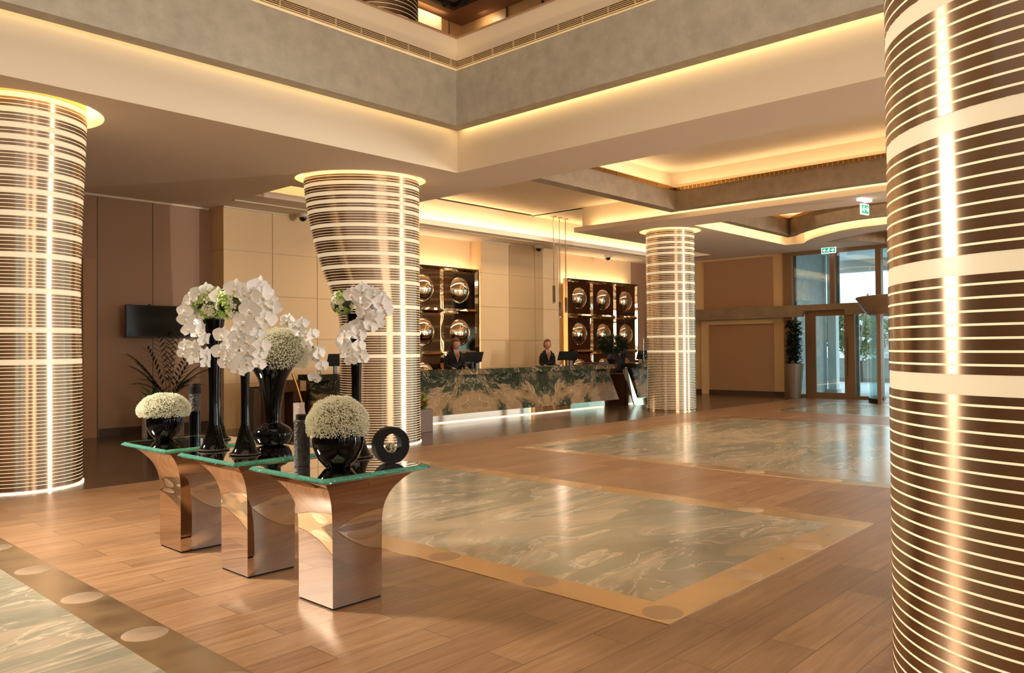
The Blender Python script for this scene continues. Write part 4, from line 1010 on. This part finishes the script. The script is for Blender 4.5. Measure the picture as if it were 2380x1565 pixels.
def exit_sign(name, c, ux, w, h, kind, label, drop):
    """hanging luminous sign; face in the plane through ux and z"""
    t = thing(name, c, label, 'exit sign'); t.rotation_euler = (0, 0, math.atan2(ux[1], ux[0]))
    G().box(-w/2-.04, w/2+.04, -.05, .05, drop-.02, drop+.03).build('ceiling_mount', 'white_lit', t)
    G().box(-.02, .02, -.01, .01, h/2, drop).build('hanger', 'white_plastic', t)
    G().bevbox(-w/2, w/2, -.012, .012, -h/2, h/2, .004).build('white_panel', 'white_lit', t)
    f = G().box(-w/2+.02, w/2-.02, -.016, -.013, -h/2+.02, h/2-.02).build('green_face', 'green_lit', t)
    g = G(); y = (-.021, -.017)
    def poly(pts):
        n = len(pts); g.add([(a, y[0], b) for a, b in pts]+[(a, y[1], b) for a, b in pts], [list(range(n)), [i+n for i in range(n)][::-1]]+[(i, (i+1) % n, (i+1) % n+n, i+n) for i in range(n)])
    def arrow(cx, s, d):
        poly([(cx+d*s, 0), (cx, s*.9), (cx-.3*s*d, s*.9), (cx+.35*s*d, s*.25), (cx-s*d, s*.25), (cx-s*d, -s*.25), (cx+.35*s*d, -s*.25), (cx-.3*s*d, -s*.9), (cx, -s*.9)] if d > 0 else
             [(cx+d*s, 0), (cx, -s*.9), (cx-.3*s*d, -s*.9), (cx+.35*s*d, -s*.25), (cx-s*d, -s*.25), (cx-s*d, s*.25), (cx+.35*s*d, s*.25), (cx-.3*s*d, s*.9), (cx, s*.9)])
    def man(cx, s):
        poly([(cx+s*.25+.16*s*math.cos(a), s*.75+.16*s*math.sin(a)) for a in [2*PI*i/10 for i in range(10)]])
        poly([(cx+.2*s, s*.55), (cx-.15*s, s*.5), (cx-.35*s, s*.15), (cx-.5*s, -s*.25), (cx-.8*s, -s*.35), (cx-.78*s, -s*.5), (cx-.35*s, -s*.4), (cx-.1*s, 0), (cx+.15*s, -s*.35), (cx+.1*s, -s*.85), (cx+.27*s, -s*.85), (cx+.35*s, -s*.3), (cx+.12*s, s*.1), (cx+.3*s, s*.2), (cx+.6*s, s*.05), (cx+.62*s, s*.18), (cx+.3*s, s*.4)])
    if kind == 'right': man(-w*.22, h*.36); arrow(w*.22, h*.26, 1)
    else: arrow(-w*.28, h*.28, -1); man(0, h*.36); arrow(w*.28, h*.28, 1)
    g.build('white_pictogram', 'white_lit', t)
    return t
p = fl(2009, 462, ZC); exit_sign('exit_sign', Vector((p.x, p.y, ZC-.20)), (.97, -.20), .27, .20, 'right', 'hanging green exit sign with a right arrow, highest one', .17)
p = atx(1926, 582, 22.2); exit_sign('exit_sign', Vector((22.2, p.y, p.z)), (0, -1), .40, .17, 'both', 'green exit sign with arrows both ways above the entrance glass', .13)

# ================================================================== ENTRANCE
g = G()
FX = X1+.02
# plaster transom beam across panel wall and glass
def prism_x(g, poly, x0, x1):
    n = len(poly); g.add([(x0, y, z) for y, z in poly]+[(x1, y, z) for y, z in poly], [list(range(n)), [i+n for i in range(n)][::-1]]+[(i, (i+1) % n, (i+1) % n+n, i+n) for i in range(n)]); return g
bm_ = [(14.6, 2.30), (14.6, 2.64), (7.75, 2.66), (7.55, 2.36), (8.05, 2.33), (8.1, 2.50), (9.25, 2.48), (9.3, 2.32)]
struct(prism_x(G(), bm_, X1-.28, X1-.10).build('trim_transom_beam', 'plaster2'))
mull = []
g = G()
for y0, y1, z0, z1 in ((9.66, 9.92, 0, ZC), (8.42, 8.56, 2.6, ZC), (7.18, 7.32, 0, ZC), (5.0, 5.1, 2.6, ZC), (2.2, 2.3, 0, ZC), (-1.5, -1.4, 0, ZC), (-5, -4.9, 0, ZC)):
    g.box(X1-.08, X1+.10, y0, y1, z0, z1)
g.box(X1-.08, X1+.1, 9.15, 9.28, 0, 2.5).box(X1-.08, X1+.1, 7.9, 8.06, 0, 2.4).box(X1-.08, X1+.1, 7.15, 9.7, 0, .08).box(X1-.08, X1+.1, -6, 9.8, ZC-.10, ZC).box(X1-.06, X1+.1, -6, 7.3, 2.4, 2.6)
w = struct(g.build('window_1', 'frame'))
G().box(X1+.01, X1+.02, 9.28, 9.66, .08, 2.3).box(X1+.01, X1+.02, 7.32, 7.9, .08, 2.3).box(X1+.01, X1+.02, 7.32, 9.66, 2.6, ZC-.1).box(X1+.01, X1+.02, -6, 7.18, 2.6, ZC-.1).build('window_pane', 'pane', w)
G().box(X1+.10, X1+.16, 9.60, 9.66, 0, ZC).box(X1+.10, X1+.16, 8.36, 8.42, 2.6, ZC).box(X1+.1, X1+.16, 7.84, 7.9, 0, 2.35).box(X1+.10, X1+.16, 7.32, 7.38, 2.6, ZC).build('grey_reveal', 'frame_grey', w)
d = struct(G().box(X1-.07, X1-.01, 8.06, 8.18, .02, 2.44).box(X1-.07, X1-.01, 8.98, 9.15, .02, 2.44).box(X1-.07, X1-.01, 8.06, 9.15, 2.33, 2.52).box(X1-.07, X1-.01, 8.18, 8.98, .02, .15).build('door_1', 'frame'))
G().box(X1-.05, X1-.04, 8.18, 8.98, .15, 2.33).build('door_pane', 'pane', d)
G().box(X1-.14, X1-.11, 8.10, 8.14, .62, 1.72).box(X1-.12, X1-.06, 8.10, 8.14, .75, .78).box(X1-.12, X1-.06, 8.10, 8.14, 1.55, 1.58).build('door_handle', 'frame', d)
# revolving door drum behind the right column
t = thing('revolving_door', (22.2, 5.7, 0), 'revolving glass door with brown plaster canopy, half hidden by the right column', 'revolving door')
R_ = 1.62; g = G()
def arc(g, r0, r1, z0, z1, a0, a1, n=16, m=0):
    A = [math.radians(a0+(a1-a0)*i/n) for i in range(n+1)]
    vs = [(r*math.cos(a), r*math.sin(a), z) for a in A for r in (r0, r1) for z in (z0, z1)]; fs = []
    for i in range(n):
        o = i*4; fs += [(o, o+4, o+5, o+1), (o+2, o+3, o+7, o+6), (o+1, o+5, o+7, o+3), (o, o+2, o+6, o+4)]
    fs += [(0, 1, 3, 2), (n*4, n*4+2, n*4+3, n*4+1)]
    g.add(vs, fs, m, True); return g
G().lathe([(R_, 2.28), (R_+.32, 2.72), (R_+.3, 2.74), (0, 2.74)], n=64, caps=False).build('drum_canopy', 'plaster2', t, ang=25)
arc(G(), R_-.02, R_, .12, 2.28, 75, 140).build('curved_glass', 'pane2', t); arc(G(), R_-.02, R_, .12, 2.28, 215, 285).build('curved_glass', 'pane2', t)
arc(G(), R_-.06, R_+.03, 0, .12, 75, 140).build('curved_plinth', 'plastic', t); arc(G(), R_-.06, R_+.03, 0, .12, 215, 285).build('curved_plinth', 'plastic', t)
for a_ in (75, 140, 215, 285):
    a_ = math.radians(a_); G().box(-.04, .04, -.04, .04, 0, 2.28).build('jamb_post', 'frame', t).location = (R_*math.cos(a_), R_*math.sin(a_), 0)
for a_ in (20, 110, 200, 290):
    a_ = math.radians(a_); G().obox((.78*math.cos(a_), .78*math.sin(a_)), (math.cos(a_), math.sin(a_)), (-math.sin(a_), math.cos(a_)), .76, .006, .1, 2.2).build('door_wing', 'pane2', t)
G().tube([(0, 0, 0), (0, 0, 2.28)], .05, 16).build('centre_post', 'frame_grey', t)
# tall shrub in tapered planter
t = thing('shrub_planter', (22.05, 9.42, 0), 'tall leafy shrub in a polished tapered planter by the glass door', 'potted plant')
G().lathe([(.17, 0), (.26, .98), (.23, .98), (.21, .9)], n=40).build('tapered_planter', 'planter_m', t)
G().tube([(0, 0, .9), (.02, 0, 1.9)], .02, 8).build('stem', 'bark', t)
g = G()
for i in range(540):
    z = .98+1.18*random.random(); a_ = random.uniform(0, 2*PI); r = .05+.10*random.random(); p0 = Vector((r*math.cos(a_), r*math.sin(a_), z)); p1 = p0+Vector((math.cos(a_), math.sin(a_), random.uniform(-.5, .7)))*.13
    g.leaf(p0, p1, .048, n=3)
g.build('leaves', 'leaf', t, fix=False)
# rope posts by the far column
for px, py, nm in ((1629, 912, 'right of the straight column'),):
    p = fl(px, py); p = p-Vector((.35, .1, 0)); t = thing('leaning_pole', p-Vector((.5, 0, 0)), 'thin leaning metal pole '+nm, 'pole')
    G().lathe([(.09, 0), (.09, .015)], n=20).build('base_plate', 'steel', t); q = atx(1626, 612, p.x+.02)-Vector(p)*1.0; G().tube([(0, 0, .015), (0, 0, .25), (-.1, .06, 2.4), (-.1, q.y, 4.0)], .012, 6).build('pole', 'steel', t)
# armchair edge behind the right column
p = fl(2085, 1190); t = thing('tub_armchair', (5.10, 1.18, 0), 'pale grey upholstered chair back peeping out left of the right column', 'armchair', None, .3)
G().bevbox(-.30, .30, -.28, .28, .18, .42, .04).build('seat', 'grey_chair', t); G().bevbox(-.32, -.26, -.30, .30, .15, .78, .025).build('backrest', 'grey_chair', t)
for sx in (-1, 1):
    G().bevbox(-.3, .28, sx*.30-.04, sx*.30+.04, .15, .6, .02).build('armrest', 'grey_chair', t)
    for sy in (-1, 1): G().tube([(sx*.24, sy*.22, 0), (sx*.24, sy*.22, .18)], .018, 8).build('leg', 'matte', t)

# ================================================================== OUTSIDE
struct(G().box(X1+.3, 60, -25, 30, -.25, -.02).build('ground_outside', 'paving'))
g = G().box(X1+.32, aty(1922, 800, 9.75).x, 9.75, 10.0, -.02, 4.6); struct(g.build('wall_outside_stone', 'stone'))
struct(G().box(X1+.3, 27.5, -6, 10.0, 4.35, 4.55).build('ceiling_canopy', 'out_white'))
g = G().box(27.3, 27.6, -8, 12, 3.95, 4.55); struct(g.build('trim_canopy_edge', 'concrete'))
t = thing('canopy_column', (25.3, atx(1937, 800, 25.3).y, 0), 'pale square column outside the glass door', 'column'); G().box(-.13, .13, -.13, .13, -.02, 4.35).build('shaft', 'out_white', t); G().box(-.16, .16, -.16, .16, -.02, .1).build('foot', 'concrete', t)
t = thing('planter_wall', (34, 9.5, 0), 'long pale planter wall outside with shrubs behind it', 'planter'); G().box(-.4, .4, -9, 9, -.02, .95).build('wall_block', 'stone', t); G().box(-.5, -.4, -9, 9, -.02, .12).build('blue_kerb', 'frame_grey', t)
def tree(x, y, h, r, label, mat='foliage', blossoms=0, n=2600):
    t = thing('tree', (x, y, 0), label, 'tree'); G().tube([(0, 0, 0), (.1, .05, h*.45), (0, 0, h*.7)], [.09, .07, .03], 8).build('trunk', 'bark', t)
    g = G()
    for i in range(n):
        d = Vector((random.gauss(0, 1), random.gauss(0, 1), random.gauss(0, 1))).normalized()*random.uniform(.35, 1); p_ = Vector((d.x*r, d.y*r, h*.68+d.z*h*.34)); g.leaf(p_, p_+Vector((random.uniform(-1, 1), random.uniform(-1, 1), random.uniform(-1, 1))).normalized()*r*.11, r*.045, n=2)
    g.build('crown', mat, t, fix=False)
    if blossoms:
        g = G()
        for i in range(blossoms):
            d = Vector((random.gauss(0, 1), random.gauss(0, 1), random.gauss(0, 1))).normalized(); c_ = (d.x*r*.95, d.y*r*.95, h*.68+d.z*h*.33)
            for k in range(6): g.octa((c_[0]+random.uniform(-.08, .08), c_[1]+random.uniform(-.08, .08), c_[2]+random.uniform(-.08, .08)), .05)
        stuff(g.build('white_blossoms', 'white_flower', t, fix=False))
p = atx(2000, 800, 33.0); q = atx(1985, 800, 42)
tree(33.0, p.y, 2.5, 1.0, 'young tree with white blossoms outside, seen through the glass', 'foliage', 26)
tree(44.0, 21.0, 4.0, 2.4, 'green tree outside, left, behind the glass door'); tree(46, 16.5, 3.6, 2.2, 'green tree outside, behind the blossoming one'); tree(50, 24.5, 4.2, 2.6, 'green tree outside, farthest left')
t = thing('fence', (38, 12, 0), 'white slatted railing outside behind the planter wall', 'fence')
g = G()
for i in range(90): g.box(-.015, .015, -9+i*.2, -8.96+i*.2, 0, 1.15)
g.box(-.02, .02, -9, 9, 1.1, 1.15); g.build('railing', 'out_white', t)
t = thing('distant_building', (70, 16, 0), 'pale blue-grey building in the distance outside', 'building'); G().box(-3, 3, -8, 8, 0, 4.6).build('facade', 'stone', t); G().box(-3.05, -3, -6, 6, 1.5, 3).build('window_band', 'frame_grey', t)
p = atx(2017, 683, 31); t = thing('street_lamp', (31, p.y, 0), 'leaning dark lamp pole outside the glass', 'lamp post'); q0 = atx(1985, 900, 31); G().tube([(0, q0.y-p.y, 0), (0, 0, p.z)], .035, 8).build('pole', 'planter', t)

# ================================================================== PEOPLE
def person(x, y, H, yaw, turn, skin, hair, suit, shirt, label, female=True, tilt=0.0, sh=.165, arms='front'):
    """standing figure, local +X = right hand side of the viewer when yaw=0 and facing -Y"""
    t = thing('person', (x, y, 0), label, 'person', None, yaw)
    k = H/1.70
    bm = bmesh.new(); rad = []
    def V(p, r): v = bm.verts.new((p[0]*k, p[1]*k, p[2]*k)); rad.append(r*k); return v
    def E(a, b): bm.edges.new((a, b))
    pel = V((0, 0, .92), .13); ab = V((0, 0, 1.08), .115); ch = V((0, 0, 1.25), .125); st = V((0, .01, 1.37), .065); nk = V((0, .005, 1.44), .052); nk2 = V((0, -.005, 1.50), .052)
    for a, b in ((pel, ab), (ab, ch), (ch, st), (st, nk), (nk, nk2)): E(a, b)
    for s in (-1, 1):
        s1 = V((s*sh*.75, .005, 1.335), .04)
        E(st, s1)
        if arms == 'front': el = V((s*(sh+.05), .02, 1.12), .026); wr = V((s*(sh-.02), -.24, 1.06), .024)
        else: el = V((s*(sh+.12), -.08, 1.14), .028); wr = V((s*(sh+.10), -.32, 1.03), .03)
        E(s1, el); E(el, wr)
        pm = V((wr.co.x/k, wr.co.y/k-.07, wr.co.z/k-.005), .026); E(wr, pm)
        for fi in range(4):
            fx = (fi-1.5)*.018; ln = (.06, .07, .066, .05)[fi]
            a1 = V((pm.co.x/k+fx, pm.co.y/k-.03, pm.co.z/k), .0085); a2 = V((pm.co.x/k+fx*1.1, pm.co.y/k-.03-ln*.6, pm.co.z/k-.008), .008); a3 = V((pm.co.x/k+fx*1.1, pm.co.y/k-.03-ln, pm.co.z/k-.022), .007); E(pm, a1); E(a1, a2); E(a2, a3)
        b1 = V((pm.co.x/k-s*.028, pm.co.y/k+.01, pm.co.z/k), .010); b2 = V((pm.co.x/k-s*.045, pm.co.y/k-.03, pm.co.z/k-.008), .008); E(wr, b1); E(b1, b2)
        hp = V((s*.09, 0, .86), .085); kn = V((s*.10, -.01, .48), .055); an = V((s*.10, .02, .09), .036); toe = V((s*.11, -.14, .035), .03)
        E(pel, hp); E(hp, kn); E(kn, an); E(an, toe)
    me = bpy.data.meshes.new('tmp'); bm.to_mesh(me); bm.free(); o = bpy.data.objects.new('tmp', me); COL.objects.link(o)
    md = o.modifiers.new('s', 'SKIN'); md.use_smooth_shade = True
    for i, sv in enumerate(me.skin_vertices[0].data): sv.radius = (rad[i], rad[i]*(.78 if i in (1, 2, 3) else 1)); sv.use_root = (i == 0)
    o.modifiers.new('ss', 'SUBSURF').levels = 1; o.modifiers['ss'].render_levels = 1
    dg = bpy.context.evaluated_depsgraph_get(); dg.update(); ev = o.evaluated_get(dg); em = bpy.data.meshes.new_from_object(ev)
    g = G(); g.add([v.co for v in em.vertices], [list(p.vertices) for p in em.polygons], 0, True)
    bpy.data.objects.remove(o)
    # head with face, joined into the same mesh
    hc = Vector((0, -.018*k, 1.585*k)); kk_ = 1.16 if female else 1.08; hw, hd, hh = .078*k*kk_, .095*k*kk_, .118*k*kk_; Rz = Matrix.Rotation(turn, 3, 'Z') @ Matrix.Rotation(tilt, 3, 'X')
    def Hd(p): return hc+Rz @ Vector(p)
    vs = []; fs = []; n = 28; mm = 20
    for a in range(mm+1):
        ph = PI*a/mm
        for i in range(n):
            th = 2*PI*i/n; dx = math.sin(ph)*math.sin(th); dy = -math.sin(ph)*math.cos(th); dz = math.cos(ph)
            x_ = dx*hw; y_ = dy*hd; z_ = dz*hh
            if z_ < 0: x_ *= 1-.38*(-dz)**1.3; y_ = y_*(1-.22*(-dz)) if dy < 0 else y_*(1-.45*(-dz))
            front = max(0, -dy)
            if front > .5:
                def bump(cx, cz, sx, sz, amp): return amp*math.exp(-((x_/k-cx)/sx)**2-((z_/k-cz)/sz)**2)
                y_ -= k*(bump(0, -.012, .010, .020, .014)+bump(0, -.026, .013, .008, .012)+bump(0, -.058, .022, .007, .006)+bump(0, -.092, .024, .014, .007)+bump(0, .028, .04, .010, .003))
                y_ += k*(bump(.027, .006, .014, .009, .008)+bump(-.027, .006, .014, .009, .008))
            vs.append(Hd((x_, y_, z_)))
    for a in range(mm):
        for i in range(n): j = (i+1) % n; fs.append((a*n+i, a*n+j, (a+1)*n+j, (a+1)*n+i))
    g.add(vs, fs, 0, True)
    for s in (-1, 1): g.blob(Hd((s*hw*1.0, .008*k, -.005*k)), .018*k, 0, 8, (.4, .7, 1.2))
    for s in (-1, 1): g.blob(Hd((s*.029*k, -.083*k*kk_, .008*k)), .009*k, 1, 8, (1.5, .7, .7)); g.blob(Hd((s*.030*k, -.087*k*kk_, .030*k)), .0045*k, 2, 8, (4, .8, .8))
    g.blob(Hd((0, -.090*k*kk_, -.062*k)), .0085*k, 3, 8, (2.9, .8, 1))
    body = g.build('body', [skin, 'eye', hair, 'lips'], t, ang=80, fix=False)
    # hair
    g = G(); vs = []; fs = []
    for a in range(mm+1):
        ph = PI*a/mm*.66
        for i in range(n):
            th = 2*PI*i/n; dx = math.sin(ph)*math.sin(th); dy = -math.sin(ph)*math.cos(th); dz = math.cos(ph); f_ = max(0, -dy)
            sc = 1.10 if not female else 1.11
            z_ = dz*hh*1.07; y_ = dy*hd*sc; x_ = dx*hw*sc
            lim = hh*(.50 if female else .55)
            if f_ > .15 and z_ < lim: x_ *= .93; y_ = y_*.55 if f_ > .5 else y_*.8
            vs.append(Hd((x_, y_+.006*k, z_)))
    for a in range(mm):
        for i in range(n): j = (i+1) % n; fs.append((a*n+i, a*n+j, (a+1)*n+j, (a+1)*n+i))
    g.add(vs, fs, 0, True)
    if female: g.tube([Hd((0, .095*k, .03*k)), Hd((.0, .115*k, -.03*k)), Hd((.01*k, .105*k, -.12*k)), Hd((.03*k, .08*k, -.22*k))], [.045*k, .050*k, .036*k, .014*k], 10)
    g.build('tied_back_hair' if female else 'short_hair', hair, t, ang=80, fix=False)
    # jacket
    g = G(); w_ = sh+.02
    g.loft([(0, 0, .80*k, .185*k, .135*k), (0, 0, .95*k, .18*k, .13*k), (0, 0, 1.10*k, (.15 if female else .175)*k, .115*k), (0, -.005*k, 1.24*k, (.172 if female else .195)*k, .128*k), (0, 0, 1.34*k, (w_-.01)*k, .115*k), (0, .005*k, 1.395*k, (w_-.035)*k, .09*k), (0, .01*k, 1.43*k, .10*k, .072*k), (0, .012*k, 1.455*k, .064*k, .056*k)], 28)
    for s in (-1, 1):
        if arms == 'front': pts = [(s*(sh-.035)*k, 0, 1.345*k), (s*(sh+.01)*k, .01*k, 1.26*k), (s*(sh+.025)*k, .02*k, 1.12*k), (s*(sh+.01)*k, -.10*k, 1.08*k), (s*(sh-.02)*k, -.23*k, 1.06*k)]
        else: pts = [(s*(sh-.03)*k, 0, 1.36*k), (s*(sh+.07)*k, -.03*k, 1.27*k), (s*(sh+.12)*k, -.08*k, 1.14*k), (s*(sh+.11)*k, -.2*k, 1.08*k), (s*(sh+.10)*k, -.31*k, 1.035*k)]
        g.tube(pts, [.062*k, .056*k, .050*k, .046*k, .040*k], 14)
    j_ = g.build('suit_jacket', suit, t, ang=60, fix=False)
    g = G()
    for s in (-1, 1):   # lapels
        g.add([(s*.058*k, -.056*k, 1.458*k), (s*.095*k, -.100*k, 1.375*k), (s*.080*k, -.140*k, 1.30*k), (0, -.166*k, 1.14*k), (s*.052*k, -.146*k, 1.33*k)], [(0, 1, 2, 3, 4)] if s > 0 else [(4, 3, 2, 1, 0)], 0)
    g.build('lapels', suit, j_, fix=False)
    g = G()
    for s in (-1, 1): g.add([(s*.058*k, -.050*k, 1.462*k), (s*.034*k, -.078*k, 1.452*k), (s*.004*k, -.156*k, 1.235*k), (0, -.160*k, 1.17*k), (s*.050*k, -.138*k, 1.34*k)], [(0, 1, 2, 3, 4)], 0)
    G().add([(-.038*k, -.072*k, 1.455*k), (.038*k, -.072*k, 1.455*k), (.024*k, -.146*k, 1.355*k), (0, -.160*k, 1.235*k), (-.024*k, -.146*k, 1.355*k)], [(0, 1, 2, 3, 4)]).build('open_neckline', skin if female else shirt, t, fix=False)
    g.build('shirt_front', shirt, t, fix=False)
    G().blob((.10*k, -.118*k, 1.31*k), .010*k, 0, 8).build('lapel_badge', 'badge', j_)
    G().loft([(0, 0, .80*k, .17*k, .125*k), (0, 0, .92*k, .175*k, .13*k)], 20).build('waistband', suit, t, fix=False)
    g = G()
    for s in (-1, 1): g.tube([(s*.09*k, 0, .86*k), (s*.10*k, -.01*k, .48*k), (s*.10*k, .02*k, .07*k)], [.10*k, .075*k, .06*k], 14)
    g.build('trousers', suit, t, fix=False)
    g = G()
    for s in (-1, 1): g.blob((s*.11*k, -.06*k, .04*k), .055*k, 0, 12, (.8, 2.0, .7))
    g.build('shoes', 'matte', t)
    return t
def face_cam(px): d = ROT @ _ray(px, 800); return math.atan2(-d.x, d.y)    # yaw so that local -Y looks back at the camera
pw1 = aty(1058, 800, 12.75); person(pw1.x, 12.75, 1.70, face_cam(1058)+.35, .40, 'skin', 'hair_brown', 'suit', 'shirt', 'woman in black suit looking down at the counter, in front of the left mirrors', True, tilt=.22, sh=.17)
pw2 = aty(1272, 800, 12.9); person(pw2.x, 12.9, 1.68, face_cam(1272)+.25, .0, 'skin', 'hair_red', 'suit', 'shirt', 'smiling auburn-haired woman in black suit in front of the cream wall', True, sh=.145)
pm_ = aty(1448, 800, 12.75); person(pm_.x, 12.9, 1.74, face_cam(1448)+.2, -.1, 'skin_dark', 'hair_black', 'suit_blue', 'shirt_c', 'man in navy suit, face hidden by the small tree', False, arms='wide', sh=.19)
